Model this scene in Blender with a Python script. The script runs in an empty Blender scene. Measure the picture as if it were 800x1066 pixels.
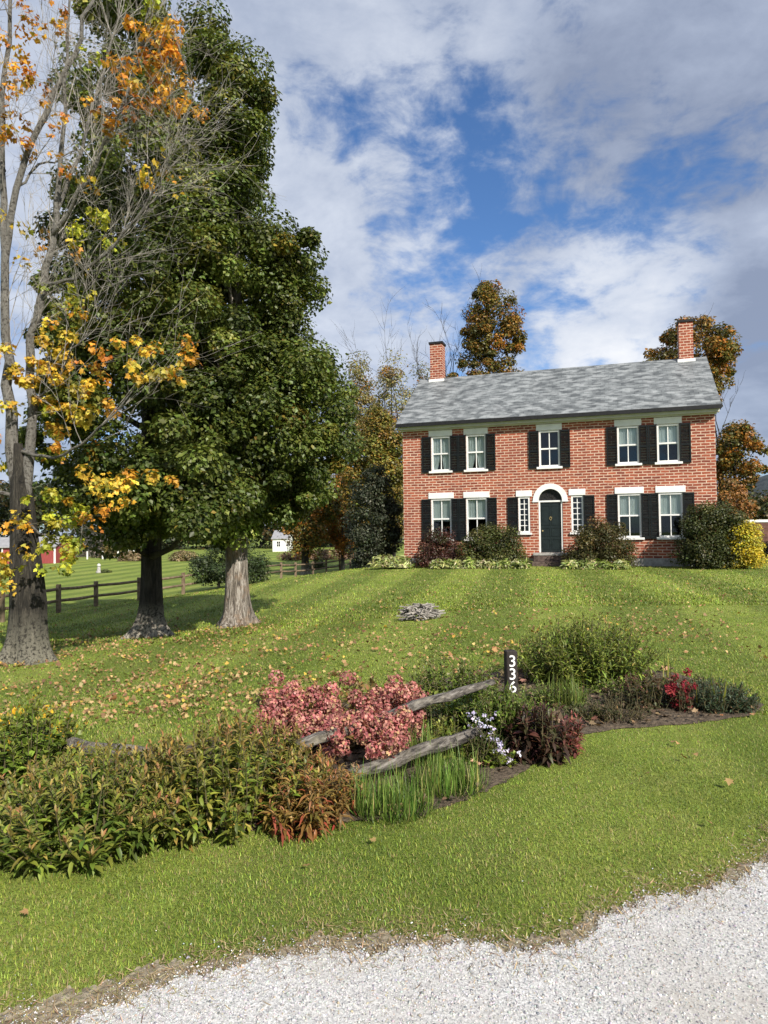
import bpy, math, random
import numpy as np
from mathutils import Vector, Matrix
R=np.random.default_rng(7); random.seed(7)
S=bpy.context.scene; COL=S.collection
# ------------------------------------------------------------------ camera model (measured from the photograph)
F=740.; PIT=.0279; ROL=-.012473; EYE=1.6
def ray(px,py):
    x=(px-400)/F; y=-(py-533)/F
    c,s=math.cos(ROL),math.sin(ROL); x,y=c*x-s*y,s*x+c*y
    cp,sp=math.cos(PIT),math.sin(PIT)
    return np.array([x,cp-sp*y,sp+cp*y])
def at(px,py,d):
    r=ray(px,py); return np.array([0,0,EYE])+r*(d/r[1])
# ------------------------------------------------------------------ object helpers
def tag(o,label=None,cat=None,group=None,kind=None):
    if label: o['label']=label
    if cat: o['category']=cat
    if group: o['group']=group
    if kind: o['kind']=kind
    return o
def empty(name,loc=(0,0,0),rz=0,label=None,cat=None,group=None):
    o=bpy.data.objects.new(name,None); COL.objects.link(o); o.location=loc; o.rotation_euler=(0,0,rz); o.empty_display_size=.2
    return tag(o,label,cat,group)
def raw(name,V,Fs,mat,parent=None,col=None,smooth=False,loc=None):
    """V (n,3); Fs list of int arrays (m,k)"""
    V=np.asarray(V,dtype=np.float32)
    me=bpy.data.meshes.new(name); me.vertices.add(len(V)); me.vertices.foreach_set('co',V.ravel())
    Fs=[np.asarray(f,dtype=np.int32) for f in Fs if len(f)]
    nl=sum(f.size for f in Fs); nf=sum(len(f) for f in Fs)
    me.loops.add(nl); me.polygons.add(nf)
    me.loops.foreach_set('vertex_index',np.concatenate([f.ravel() for f in Fs]))
    st=[];c=0
    for f in Fs:
        st.append(c+np.arange(len(f))*f.shape[1]); c+=f.size
    me.polygons.foreach_set('loop_start',np.concatenate(st).astype(np.int32))
    me.update(calc_edges=True)
    if col is None or smooth: me.polygons.foreach_set('use_smooth',np.full(nf,bool(smooth)))
    if col is not None:
        a=me.attributes.new('Col','FLOAT_COLOR','POINT')
        c4=np.ones((len(V),4),dtype=np.float32); c4[:,:3]=col; a.data.foreach_set('color',c4.ravel())
    if mat: me.materials.append(mat)
    o=bpy.data.objects.new(name,me); COL.objects.link(o)
    if parent: o.parent=parent
    if loc is not None: o.location=loc
    return o
class MB:
    def __init__(s): s.v=[];s.q=[];s.t=[]
    def quad(s,a,b,c,d):
        n=len(s.v); s.v+= [a,b,c,d]; s.q.append((n,n+1,n+2,n+3))
    def tri(s,a,b,c):
        n=len(s.v); s.v+=[a,b,c]; s.t.append((n,n+1,n+2))
    def box(s,x0,x1,y0,y1,z0,z1,bev=0):
        n=len(s.v); s.v+=[(x,y,z) for z in (z0,z1) for y in (y0,y1) for x in (x0,x1)]
        for f in ((0,2,3,1),(4,5,7,6),(0,1,5,4),(2,6,7,3),(0,4,6,2),(1,3,7,5)): s.q.append(tuple(n+i for i in f))
        return s
    def prism(s,poly,y0,y1):
        """closed polygon in x,z extruded in y (convex fan)"""
        n=len(s.v); k=len(poly)
        s.v+=[(p[0],y0,p[1]) for p in poly]+[(p[0],y1,p[1]) for p in poly]
        for i in range(k):
            j=(i+1)%k; s.q.append((n+i,n+j,n+k+j,n+k+i))
        for i in range(1,k-1): s.t.append((n,n+i+1,n+i)); s.t.append((n+k,n+k+i,n+k+i+1))
        return s
    def tube(s,pts,rad,k=8,cap=True,wob=None):
        pts=[np.asarray(p,float) for p in pts]; n0=len(s.v)
        for i,p in enumerate(pts):
            d=pts[min(i+1,len(pts)-1)]-pts[max(i-1,0)]; d/=np.linalg.norm(d)+1e-9
            a=np.array([0,1.,0]) if abs(d[1])<.8 else np.array([1.,0,0])
            u=np.cross(a,d); u/=np.linalg.norm(u); w=np.cross(d,u)
            for j in range(k):
                t=2*math.pi*j/k; r=rad[i]*(1 if wob is None else wob(i,t))
                s.v.append(tuple(p+r*(math.cos(t)*u+math.sin(t)*w)))
        for i in range(len(pts)-1):
            for j in range(k):
                a=n0+i*k+j; b=n0+i*k+(j+1)%k; s.q.append((a,b,b+k,a+k))
        if cap:
            for base,rev in ((n0,True),(n0+(len(pts)-1)*k,False)):
                for j in range(1,k-1):
                    s.t.append((base,base+j+1,base+j) if rev else (base,base+j,base+j+1))
        return s
    def build(s,name,mat,parent=None,smooth=False,loc=None,bevel=0):
        o=raw(name,s.v,[np.array(s.q,dtype=np.int32).reshape(-1,4),np.array(s.t,dtype=np.int32).reshape(-1,3)],mat,parent,None,smooth,loc)
        if bevel:
            m=o.modifiers.new('b','BEVEL'); m.width=bevel; m.segments=1; m.limit_method='ANGLE'
        return o
# ------------------------------------------------------------------ materials
def newmat(name):
    m=bpy.data.materials.new(name); m.use_nodes=True; nt=m.node_tree
    b=nt.nodes['Principled BSDF']; return m,nt,b
def N(nt,t,**kw):
    n=nt.nodes.new(t)
    for k,v in kw.items():
        if k in n.inputs.keys() if hasattr(n.inputs,'keys') else False: n.inputs[k].default_value=v
        else: setattr(n,k,v)
    return n
def c4(c): return (c[0],c[1],c[2],1)
def ramp(nt,fac,stops):
    r=nt.nodes.new('ShaderNodeValToRGB'); e=r.color_ramp.elements
    while len(e)<len(stops): e.new(.5)
    for i,(p,c) in enumerate(stops): e[i].position=p; e[i].color=c4(c)
    nt.links.new(fac,r.inputs[0]); return r.outputs[0]
def mix(nt,fac,a,b,mode='MIX'):
    m=nt.nodes.new('ShaderNodeMix'); m.data_type='RGBA'; m.blend_type=mode
    for sock,v in ((m.inputs[0],fac),(m.inputs[6],a),(m.inputs[7],b)):
        if hasattr(v,'links') or hasattr(v,'is_linked'): nt.links.new(v,sock)
        else: sock.default_value=v if isinstance(v,(int,float)) else c4(v)
    return m.outputs[2]
def noise(nt,vec,scale,detail=4,rough=.55,dist=0):
    n=nt.nodes.new('ShaderNodeTexNoise'); n.inputs['Scale'].default_value=scale; n.inputs['Detail'].default_value=detail
    n.inputs['Roughness'].default_value=rough; n.inputs['Distortion'].default_value=dist
    if vec is not None: nt.links.new(vec,n.inputs['Vector'])
    return n.outputs['Fac']
def objco(nt,scale=(1,1,1)):
    t=nt.nodes.new('ShaderNodeTexCoord'); mp=nt.nodes.new('ShaderNodeMapping'); mp.inputs['Scale'].default_value=scale
    nt.links.new(t.outputs['Object'],mp.inputs['Vector']); return mp.outputs['Vector']
def bump(nt,b,h,strength=.5,dist=.02):
    n=nt.nodes.new('ShaderNodeBump'); n.inputs['Strength'].default_value=strength; n.inputs['Distance'].default_value=dist
    nt.links.new(h,n.inputs['Height']); nt.links.new(n.outputs[0],b.inputs['Normal'])
def simple(name,ca,cb,scale=6,rough=.7,stretch=(1,1,1),bs=.3,bd=.01,spec=.3,detail=5):
    m,nt,b=newmat(name); v=objco(nt,stretch); f=noise(nt,v,scale,detail)
    nt.links.new(ramp(nt,f,[(.3,ca),(.7,cb)]),b.inputs['Base Color']); b.inputs['Roughness'].default_value=rough
    b.inputs['Specular IOR Level'].default_value=spec
    if bs: bump(nt,b,f,bs,bd)
    return m
def leafmat(name,trans=.3,rough=.45,spec=.35):
    m,nt,b=newmat(name); a=nt.nodes.new('ShaderNodeAttribute'); a.attribute_name='Col'
    nt.links.new(a.outputs['Color'],b.inputs['Base Color']); b.inputs['Roughness'].default_value=rough; b.inputs['Specular IOR Level'].default_value=spec
    t=nt.nodes.new('ShaderNodeBsdfTranslucent'); tc=mix(nt,1.,a.outputs['Color'],(1.0,1.0,.55),'MULTIPLY'); nt.links.new(tc,t.inputs['Color'])
    ms=nt.nodes.new('ShaderNodeMixShader'); ms.inputs[0].default_value=trans
    nt.links.new(b.outputs[0],ms.inputs[1]); nt.links.new(t.outputs[0],ms.inputs[2])
    nt.links.new(ms.outputs[0],nt.nodes['Material Output'].inputs['Surface']); return m
M={}
M['leaf']=leafmat('leaf_foliage'); M['petal']=leafmat('flower_petal',.25,.7,.2); M['grass']=leafmat('grass_blade',.25,.5,.3); M['dry']=leafmat('dry_leaf',.12,.7,.2)
def bark(name,ca,cb,cc,lichen_or_sun=None,zl=1.2):
    m,nt,b=newmat(name); v=objco(nt,(1,1,.14)); f=noise(nt,v,19,7,.75,.8); v2=objco(nt); g=noise(nt,v2,3,4)
    base=ramp(nt,f,[(.36,ca),(.5,cb),(.64,cc)])
    if lichen_or_sun:
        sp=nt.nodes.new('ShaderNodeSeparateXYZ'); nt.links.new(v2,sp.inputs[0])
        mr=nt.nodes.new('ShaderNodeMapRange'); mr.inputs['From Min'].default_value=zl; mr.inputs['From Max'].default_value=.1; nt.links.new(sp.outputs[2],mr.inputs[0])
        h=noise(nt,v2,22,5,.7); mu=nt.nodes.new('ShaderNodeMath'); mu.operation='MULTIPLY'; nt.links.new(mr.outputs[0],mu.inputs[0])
        rr=ramp(nt,h,[(.4,(0,0,0)),(.52,(1,1,1))]); nt.links.new(rr,mu.inputs[1]); base=mix(nt,mu.outputs[0],base,lichen_or_sun)
    else: base=mix(nt,ramp(nt,g,[(.52,(0,0,0)),(.66,(.6,.6,.6))]),base,(.36,.23,.14))
    nt.links.new(base,b.inputs['Base Color']); b.inputs['Roughness'].default_value=.9; bump(nt,b,f,1.,.09); return m
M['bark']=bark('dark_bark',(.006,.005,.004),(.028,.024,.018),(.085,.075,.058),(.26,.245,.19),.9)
M['barkmid']=bark('brown_bark',(.006,.005,.004),(.024,.019,.015),(.06,.05,.04),(.42,.38,.31),.75)  # pale lichen tone lightened to paint sunlight onto this trunk's root base
M['barkpale']=bark('pale_peeling_bark',(.012,.010,.008),(.22,.185,.15),(.54,.50,.45))
M['barkgrey']=bark('grey_bark',(.018,.015,.012),(.07,.06,.05),(.20,.18,.155),(.2,.19,.17),.0001)
M['twig']=simple('twig_bark',(.12,.105,.09),(.36,.34,.31),9,.9)
M['stem']=simple('green_brown_stem',(.05,.045,.02),(.12,.10,.05),9,.8)
M['wood']=simple('weathered_wood',(.09,.08,.07),(.42,.39,.35),9,.9,(1,1,1),.8,.02)
M['fence']=simple('fence_wood',(.10,.07,.045),(.24,.18,.12),6,.9)
M['white']=simple('white_paint',(.68,.68,.66),(.82,.82,.80),3,.5,bs=.05)
M['trimgrey']=simple('cream_cornice_paint',(.46,.46,.42),(.58,.58,.53),3,.6,bs=.05)
M['shutter']=simple('black_green_shutter_paint',(.003,.0045,.005),(.008,.011,.012),8,.5,bs=.08,spec=.25)
M['door']=simple('dark_green_door_paint',(.005,.010,.011),(.011,.019,.020),6,.4,bs=.08,spec=.5)
M['stone']=simple('grey_step_stone',(.22,.21,.20),(.42,.41,.39),7,.85)
M['stonedark']=simple('brown_step_stone',(.05,.035,.03),(.15,.11,.095),9,.85)
M['metal']=simple('brass_metal',(.35,.27,.12),(.5,.4,.2),9,.35)
M['curtain']=simple('white_lace_curtain',(.66,.67,.63),(.82,.83,.80),14,.9,(1,1,.25))
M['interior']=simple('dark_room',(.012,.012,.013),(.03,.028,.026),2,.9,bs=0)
M['black']=simple('blackened_iron',(.008,.008,.009),(.02,.02,.022),9,.5)
M['redbarn']=simple('red_barn_paint',(.22,.04,.04),(.32,.075,.07),3,.8,(6,6,.5))
M['greyroof']=simple('grey_metal_roof',(.22,.22,.23),(.33,.33,.34),3,.6)
M['postdark']=simple('dark_post_wood',(.018,.014,.012),(.055,.045,.04),12,.8,(1,1,.2),.5,.01)
def glassmat():
    m,nt,b=newmat('window_glass'); nt.nodes.remove(b)
    fr=nt.nodes.new('ShaderNodeFresnel'); fr.inputs[0].default_value=1.5
    g=nt.nodes.new('ShaderNodeBsdfGlossy'); g.inputs['Roughness'].default_value=.02; g.inputs['Color'].default_value=(.9,.95,1,1)
    t=nt.nodes.new('ShaderNodeBsdfTransparent'); t.inputs[0].default_value=(.88,.92,.92,1)
    ad=nt.nodes.new('ShaderNodeMath'); ad.operation='MULTIPLY_ADD'; ad.inputs[1].default_value=.75; ad.inputs[2].default_value=.0; nt.links.new(fr.outputs[0],ad.inputs[0])
    ms=nt.nodes.new('ShaderNodeMixShader'); nt.links.new(ad.outputs[0],ms.inputs[0]); nt.links.new(t.outputs[0],ms.inputs[1]); nt.links.new(g.outputs[0],ms.inputs[2])
    nt.links.new(ms.outputs[0],nt.nodes['Material Output'].inputs['Surface']); return m
M['glass']=glassmat()
def brickmat(name,bw,rh,mort,seed=0,pale=.5):
    m,nt,b=newmat(name); v=objco(nt); sp=nt.nodes.new('ShaderNodeSeparateXYZ'); nt.links.new(v,sp.inputs[0])
    ad=nt.nodes.new('ShaderNodeMath'); nt.links.new(sp.outputs[0],ad.inputs[0]); nt.links.new(sp.outputs[1],ad.inputs[1])
    cb=nt.nodes.new('ShaderNodeCombineXYZ'); nt.links.new(ad.outputs[0],cb.inputs[0]); nt.links.new(sp.outputs[2],cb.inputs[1])
    # slight unevenness of the courses
    nz=nt.nodes.new('ShaderNodeTexNoise'); nz.inputs['Scale'].default_value=2.2; nz.inputs['Detail'].default_value=3; nt.links.new(v,nz.inputs['Vector'])
    vm=nt.nodes.new('ShaderNodeVectorMath'); vm.operation='MULTIPLY_ADD'; vm.inputs[1].default_value=(.05,.05,0); nt.links.new(nz.outputs['Color'],vm.inputs[0]); nt.links.new(cb.outputs[0],vm.inputs[2])
    br=nt.nodes.new('ShaderNodeTexBrick'); br.inputs['Scale'].default_value=1; br.inputs['Brick Width'].default_value=bw; br.inputs['Row Height'].default_value=rh
    br.inputs['Mortar Size'].default_value=mort; br.inputs['Mortar Smooth'].default_value=.35; br.inputs['Bias'].default_value=0
    br.inputs['Color1'].default_value=(.15,.026,.014,1); br.inputs['Color2'].default_value=(.37,.088,.039,1); br.inputs['Mortar'].default_value=(.62,.47,.36,1)
    nt.links.new(vm.outputs[0],br.inputs['Vector'])
    f=noise(nt,v,9,5,.7); g=noise(nt,v,.9,4)
    c=mix(nt,ramp(nt,f,[(.48,(0,0,0)),(.78,(.45,.45,.45))]),br.outputs['Color'],(.42,.14,.075))
    c=mix(nt,ramp(nt,g,[(.4,(0,0,0)),(.7,(.35,.35,.35))]),c,(.17,.05,.035))
    q=noise(nt,vm.outputs[0],6,3,.6); c=mix(nt,ramp(nt,q,[(.36,(.8,.8,.8)),(.50,(0,0,0))]),c,mix(nt,.5,(.20,.05,.03),c))
    nt.links.new(c,b.inputs['Base Color']); b.inputs['Roughness'].default_value=.9
    bump(nt,b,br.outputs['Fac'],-.6,.012); return m
M['brick']=brickmat('red_brick',.33,.112,.019)
M['brickch']=brickmat('chimney_brick',.28,.12,.018)
def roofmat():
    m,nt,b=newmat('grey_slate_roof'); v=objco(nt); sp=nt.nodes.new('ShaderNodeSeparateXYZ'); nt.links.new(v,sp.inputs[0])
    sc=nt.nodes.new('ShaderNodeMath'); sc.operation='MULTIPLY'; sc.inputs[1].default_value=1.2; nt.links.new(sp.outputs[1],sc.inputs[0])
    cb=nt.nodes.new('ShaderNodeCombineXYZ'); nt.links.new(sp.outputs[0],cb.inputs[0]); nt.links.new(sc.outputs[0],cb.inputs[1])
    br=nt.nodes.new('ShaderNodeTexBrick'); br.inputs['Scale'].default_value=1; br.inputs['Brick Width'].default_value=.34; br.inputs['Row Height'].default_value=.21
    br.inputs['Mortar Size'].default_value=.012; br.inputs['Mortar Smooth'].default_value=.3
    br.inputs['Color1'].default_value=(.07,.076,.08,1); br.inputs['Color2'].default_value=(.25,.27,.275,1); br.inputs['Mortar'].default_value=(.05,.053,.056,1)
    nt.links.new(cb.outputs[0],br.inputs['Vector'])
    mp=nt.nodes.new('ShaderNodeMapping'); mp.inputs['Scale'].default_value=(1.6,3.4,1); mp.inputs['Rotation'].default_value=(0,0,.35); nt.links.new(cb.outputs[0],mp.inputs[0])
    f=noise(nt,mp.outputs[0],1.15,3,.55,.5)
    c=mix(nt,.62,br.outputs['Color'],ramp(nt,f,[(.39,(.05,.057,.06)),(.5,(.14,.152,.156)),(.61,(.29,.305,.31))]))
    nt.links.new(c,b.inputs['Base Color']); b.inputs['Roughness'].default_value=.6; bump(nt,b,br.outputs['Fac'],-.5,.02); return m
M['slate']=roofmat()
# ------------------------------------------------------------------ terrain
def cp(px,py,d): p=at(px,py,d); return (p[0],p[1],p[2])
ctrl=[(0,0,0),(0,2.5,0),(-2,2.4,0),(2.5,3.5,0),(4,5.5,.02),(0,4.5,0),(-2.2,4,-.02),(1.2,6,.02),(3.5,7,.03),(0,8,0),
 (3,10,.03),(0,11.5,.01),(6,13,.06),(1,17,.03),(8,20,.08),(4,24,.1),(2.5,28,.1),(7,28,.11),(12,26,.1),(15,24,.1),(9,36,.1),(16,34,.05),(0.5,31,.06),
 cp(28,690,12),cp(158,662,15),cp(248,652,16.5),cp(350,650,14),cp(100,720,9.5),cp(-60,700,10.5),
 cp(2,648,22.5),cp(61,638,24.5),cp(114,630,28),cp(191,619,32),cp(293,602,44),cp(326,600,47),cp(376,591,58),
 cp(390,590.5,32),cp(340,599,29.5),cp(300,607,27),cp(270,622,23.5),
 cp(150,583,82),cp(60,587,75),cp(230,585,78),cp(-200,600,60),cp(380,580,85),(-30,20,-1.5),(-60,40,-1.5),(-20,5,-1.0),(-8,3,-.3),
 (20,45,-.2),(30,60,-.6),(20,90,-1),(-40,120,-1.5),(0,130,-1.4),(60,130,-.8),(120,60,0),(40,20,.1),(15,5,.05),(0,-20,0),(30,-15,0),(-30,-15,-.4),(-120,40,-1.6),(-100,160,-1.5),(100,200,-1),(0,200,-1.4),(200,200,-1),(-200,200,-1.5),(200,-40,0),(-200,-40,-.5)]
ctrl=np.array(ctrl)
def _k(d): return np.where(d>1e-6,d*d*np.log(np.maximum(d,1e-6)),0)
_C=ctrl[:,:2]/30.
_n=len(_C); _A=np.zeros((_n+3,_n+3)); _A[:_n,:_n]=_k(np.linalg.norm(_C[:,None]-_C[None],axis=2))+np.eye(_n)*.0012
_A[:_n,_n:]=np.c_[np.ones(_n),_C]; _A[_n:,:_n]=_A[:_n,_n:].T
_W=np.linalg.solve(_A,np.r_[ctrl[:,2],0,0,0])
def H(x,y):
    x=np.atleast_1d(np.asarray(x,float)); y=np.atleast_1d(np.asarray(y,float))
    xx=np.clip(x,-200,200)/30; yy=np.clip(y,-40,200)/30; out=np.empty(len(x))
    for i in range(0,len(x),40000):
        q=np.c_[xx[i:i+40000],yy[i:i+40000]]; out[i:i+40000]=_k(np.linalg.norm(q[:,None]-_C[None],axis=2))@_W[:_n]+_W[_n]+q@_W[_n+1:]
    return out
def h(x,y): return float(H(x,y)[0])
def G(px,py,d):
    """point on the ground under the photo's pixel column"""
    p=at(px,py,d); return np.array([p[0],p[1],h(p[0],p[1])])
def inpoly(x,y,poly):
    r=np.zeros(len(x),bool); n=len(poly)
    for i in range(n):
        x1,y1=poly[i];x2,y2=poly[(i+1)%n]
        c=((y1>y)!=(y2>y))&(x<(x2-x1)*(y-y1)/(y2-y1+1e-12)+x1); r^=c
    return r
def flat(px,py,z=0.):
    r=ray(px,py); t=(z-EYE)/r[2]; return (r[0]*t,r[1]*t)
EDGE=[flat(*p) for p in ((75,1062),(130,1037),(260,1003),(330,985),(400,988),(475,983),(550,985),(600,976),(625,957),(670,937),(720,928),(770,908),(800,893))]
EDGE=[(-9,-.6),(-3.5,1.5),(-1.7,2.25)]+EDGE+[(2.6,4.3),(4,5.3),(7,7),(14,10.5),(30,16)]
_ex=np.array([e[0] for e in EDGE]);_ey=np.array([e[1] for e in EDGE])
def edgeY(x): return np.interp(x,_ex,_ey)
def wob(x,seed=0):
    return .014*np.sin(x*23+seed)+.012*np.sin(x*51+1.3+seed)+.010*np.sin(x*97+seed*2)+.008*np.sin(x*211+seed)+.022*np.sin(x*7.3+seed)
BED=[flat(*p) for p in ((-60,875),(0,880),(60,884),(150,876),(290,864),(375,856),(440,850),(500,828),(560,797),(603,768),(650,762),(720,757),(785,748),(797,738),(760,722),(700,704),(640,697),(560,700),(500,705),(420,712),(300,742),(200,768),(80,788),(-60,800))]
# ground sheet (non-uniform grid)
def axis(lo,hi,n,k):
    t=np.linspace(-1,1,n); s=np.sinh(k*t)/np.sinh(k); return np.where(s<0,-s*lo,s*hi)
gx=axis(-1500,1500,260,8.5); gy=np.concatenate([[-300,-120,-50,-20,-8,-3,0],np.linspace(1,12,60),12+np.cumsum(.25*1.045**np.arange(125))])
gy=gy[gy<2500]; gy=np.r_[gy,2600]
X,Y=np.meshgrid(gx,gy); Z=H(X.ravel(),Y.ravel())
i=np.arange(len(gx)-1)[None]+len(gx)*np.arange(len(gy)-1)[:,None]; i=i.ravel()
quad=np.c_[i,i+1,i+1+len(gx),i+len(gx)]
def groundmat():
    m,nt,b=newmat('lawn_turf'); v=objco(nt)
    n1=noise(nt,v,.35,5,.6); n2=noise(nt,v,5,5,.7); n3=noise(nt,v,60,4,.7); n4=noise(nt,v,1.6,5,.65)
    c=ramp(nt,n1,[(.35,(.155,.215,.033)),(.65,(.228,.275,.054))])
    c=mix(nt,ramp(nt,n4,[(.48,(0,0,0)),(.72,(.75,.75,.75))]),c,(.24,.24,.075))
    c=mix(nt,ramp(nt,n2,[(.3,(.45,.45,.45)),(.55,(0,0,0))]),c,(.085,.145,.025))
    c=mix(nt,ramp(nt,n3,[(.35,(.55,.55,.55)),(.6,(0,0,0))]),c,(.08,.105,.024))
    # mowing stripes running towards the house
    dt=nt.nodes.new('ShaderNodeVectorMath'); dt.operation='DOT_PRODUCT'; dt.inputs[1].default_value=(2*math.pi/2.8,-.2*2*math.pi/2.8,0); nt.links.new(v,dt.inputs[0])
    sn=nt.nodes.new('ShaderNodeMath'); sn.operation='SINE'; nt.links.new(dt.outputs['Value'],sn.inputs[0])
    ma=nt.nodes.new('ShaderNodeMath'); ma.operation='MULTIPLY_ADD'; ma.inputs[1].default_value=.5; ma.inputs[2].default_value=.5; nt.links.new(sn.outputs[0],ma.inputs[0])
    c=mix(nt,ramp(nt,ma.outputs[0],[(.35,(0,0,0)),(.65,(1,1,1))]),mix(nt,1.,c,(.80,.84,.80),'MULTIPLY'),mix(nt,1.,c,(1.22,1.18,1.2),'MULTIPLY'))
    nt.links.new(c,b.inputs['Base Color']); b.inputs['Roughness'].default_value=.9; b.inputs['Specular IOR Level'].default_value=.15
    bump(nt,b,n3,.8,.03); return m
M['turf']=groundmat()
g=raw('ground',np.c_[X.ravel(),Y.ravel(),Z],[quad],M['turf'],smooth=True); tag(g,kind='structure')
g['label']='mown green lawn and meadow'
# gravel drive: sheet 4 mm above, ragged edge
def gravelmat():
    m,nt,b=newmat('pale_crushed_gravel'); v=objco(nt)
    vo=nt.nodes.new('ShaderNodeTexVoronoi'); vo.inputs['Scale'].default_value=150; nt.links.new(v,vo.inputs[0])
    v2=nt.nodes.new('ShaderNodeTexVoronoi'); v2.inputs['Scale'].default_value=260; nt.links.new(v,v2.inputs[0])
    sp=nt.nodes.new('ShaderNodeSeparateColor'); nt.links.new(vo.outputs['Color'],sp.inputs[0])
    c=ramp(nt,sp.outputs[0],[(.0,(.16,.16,.17)),(.3,(.36,.36,.36)),(.7,(.52,.515,.51)),(1,(.70,.695,.69))])
    s2=nt.nodes.new('ShaderNodeSeparateColor'); nt.links.new(v2.outputs['Color'],s2.inputs[0])
    c=mix(nt,.4,c,ramp(nt,s2.outputs[1],[(0,(.2,.2,.2)),(.5,(.5,.49,.47)),(1,(.7,.69,.67))]))
    n=noise(nt,v,1.3,5,.6); c=mix(nt,ramp(nt,n,[(.45,(0,0,0)),(.7,(.55,.55,.55))]),c,(.33,.30,.255))
    nt.links.new(c,b.inputs['Base Color']); b.inputs['Roughness'].default_value=.95; bump(nt,b,vo.outputs['Distance'],-.9,.012); return m
M['gravel']=gravelmat()
def strip(name,mat,xs,top,bot,nz,lift):
    V=[];
    for j in range(nz+1):
        t=j/nz; yy=top(xs)*(1-t)+bot(xs)*t; V.append(np.c_[xs,yy,H(xs,yy)+lift])
    V=np.concatenate(V); n=len(xs); i=(np.arange(n-1)[None]+n*np.arange(nz)[:,None]).ravel()
    return raw(name,V,[np.c_[i+n,i+n+1,i+1,i]],mat)
xs=np.unique(np.r_[np.linspace(-9,-2.5,60),np.linspace(-2.5,4,700),np.linspace(4,30,120)])
o=strip('gravel_drive',M['gravel'],xs,lambda x:edgeY(x)+wob(x)-.04,lambda x:edgeY(x)*0-6-np.abs(x)*.1,26,.012); tag(o,kind='structure')
M['dirt']=simple('bare_dirt_and_dry_thatch',(.13,.105,.065),(.36,.31,.23),34,.95,bs=.9,bd=.02,detail=8)
o=strip('dirt_verge',M['dirt'],xs,lambda x:edgeY(x)+wob(x,2)*1.3-.01+.06*np.exp(-((x+.1)/1.1)**2)+.12*np.exp(-((x+1.2)/.5)**2),lambda x:edgeY(x)-.7,3,.007); tag(o,kind='structure')
# planting bed soil
def soilsheet():
    P=np.array(BED); Q=[]
    for a,b in zip(P,np.roll(P,-1,0)):
        n=max(2,int(np.linalg.norm(b-a)/.06))
        for k in range(n): Q.append(a+(b-a)*k/n)
    Q=np.array(Q); c=Q.mean(0)
    Q=Q+R.normal(0,.012,Q.shape)
    V=[];K=10
    for j in range(K+1): 
        q=c+(Q-c)*(j/K); V.append(np.c_[q,H(q[:,0],q[:,1])+.02*(1-(j/K)**6)+.006+R.normal(0,.006*(j<K),len(q))])
    V=np.concatenate(V); n=len(Q); F4=[]
    for j in range(K):
        a=np.arange(n); b=(a+1)%n; F4.append(np.c_[a+j*n,a+(j+1)*n,b+(j+1)*n,b+j*n])
    return V,np.concatenate(F4)
M['soil']=simple('dark_bed_soil',(.035,.026,.018),(.15,.115,.08),38,.95,bs=1,bd=.03,detail=8)
# ------------------------------------------------------------------ scatter of small leaf faces
def T_quad(w=.75,fold=.1): return np.array([(0,0,0),(w/2,.45,fold),(0,1,0),(-w/2,.45,fold)]),np.array([(0,1,2),(0,2,3)])
def T_maple():
    o=[(0,0),(.18,.12),(.5,.1),(.38,.32),(.58,.55),(.3,.52),(.25,.62),(0,1),(-.25,.62),(-.3,.52),(-.58,.55),(-.38,.32),(-.5,.1),(-.18,.12)]
    V=np.array([(0,.36,.0)]+[(x,y,.10*abs(x)*2+(.06 if i%2 else -.03)) for i,(x,y) in enumerate(o)]); n=len(o)
    return V,np.array([(0,1+i,1+(i+1)%n) for i in range(n)])
def T_lance(w=.24,droop=.25):
    V=np.array([(0,0,0),(w*.42,.28,.05),(-w*.42,.28,.05),(0,.30,.0),(w*.4,.62,.0),(-w*.4,.62,.0),(0,.62,-.05),(0,1,-droop)])
    return V,np.array([(0,1,3),(0,3,2),(1,4,6),(1,6,3),(2,3,6),(2,6,5),(4,7,6),(5,6,7)])
def T_blade(w=.06,bend=.35):
    V=np.array([(-w/2,0,0),(w/2,0,0),(-w*.4,.55,bend*.25),(w*.4,.55,bend*.25),(0,1,bend)])
    return V,np.array([(0,1,3),(0,3,2),(2,3,4)])
def T_petal(): return T_quad(.9,.15)
def unit(a): return a/np.maximum(np.linalg.norm(a,axis=1,keepdims=True),1e-9)
def scatter(T,pos,nrm,axis_,size,col,jit=0):
    """T template; local y -> axis_ (made perpendicular), local z -> nrm"""
    V,Fc=T; k=len(V); n=len(pos)
    z=unit(nrm); y=axis_-z*np.sum(axis_*z,1,keepdims=True); y=unit(y); x=np.cross(y,z)
    size=np.broadcast_to(np.asarray(size,float),(n,))[:,None,None]
    W=pos[:,None]+size*(V[None,:,0:1]*x[:,None]+V[None,:,1:2]*y[:,None]+V[None,:,2:3]*z[:,None])
    FF=(Fc[None]+(np.arange(n)*k)[:,None,None]).reshape(-1,Fc.shape[1])
    return W.reshape(-1,3),FF,np.repeat(col,k,0)
def merge(parts):
    V=[];Fq=[];C=[];n=0
    for v,f,c in parts: V.append(v);Fq.append(f+n);C.append(c);n+=len(v)
    return np.concatenate(V),np.concatenate(Fq),np.concatenate(C)
def pal(n,colors,jit=.18,idx=None):
    w=np.array([c[3] for c in colors],float); w/=w.sum(); C=np.array([c[:3] for c in colors])
    if idx is None: idx=R.choice(len(C),n,p=w)
    c=C[idx]*np.exp(R.normal(0,jit,(n,1)))*np.exp(R.normal(0,jit*.35,(n,3))); return np.clip(c,.002,.9)
def rsph(n): return unit(R.normal(size=(n,3)))
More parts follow.
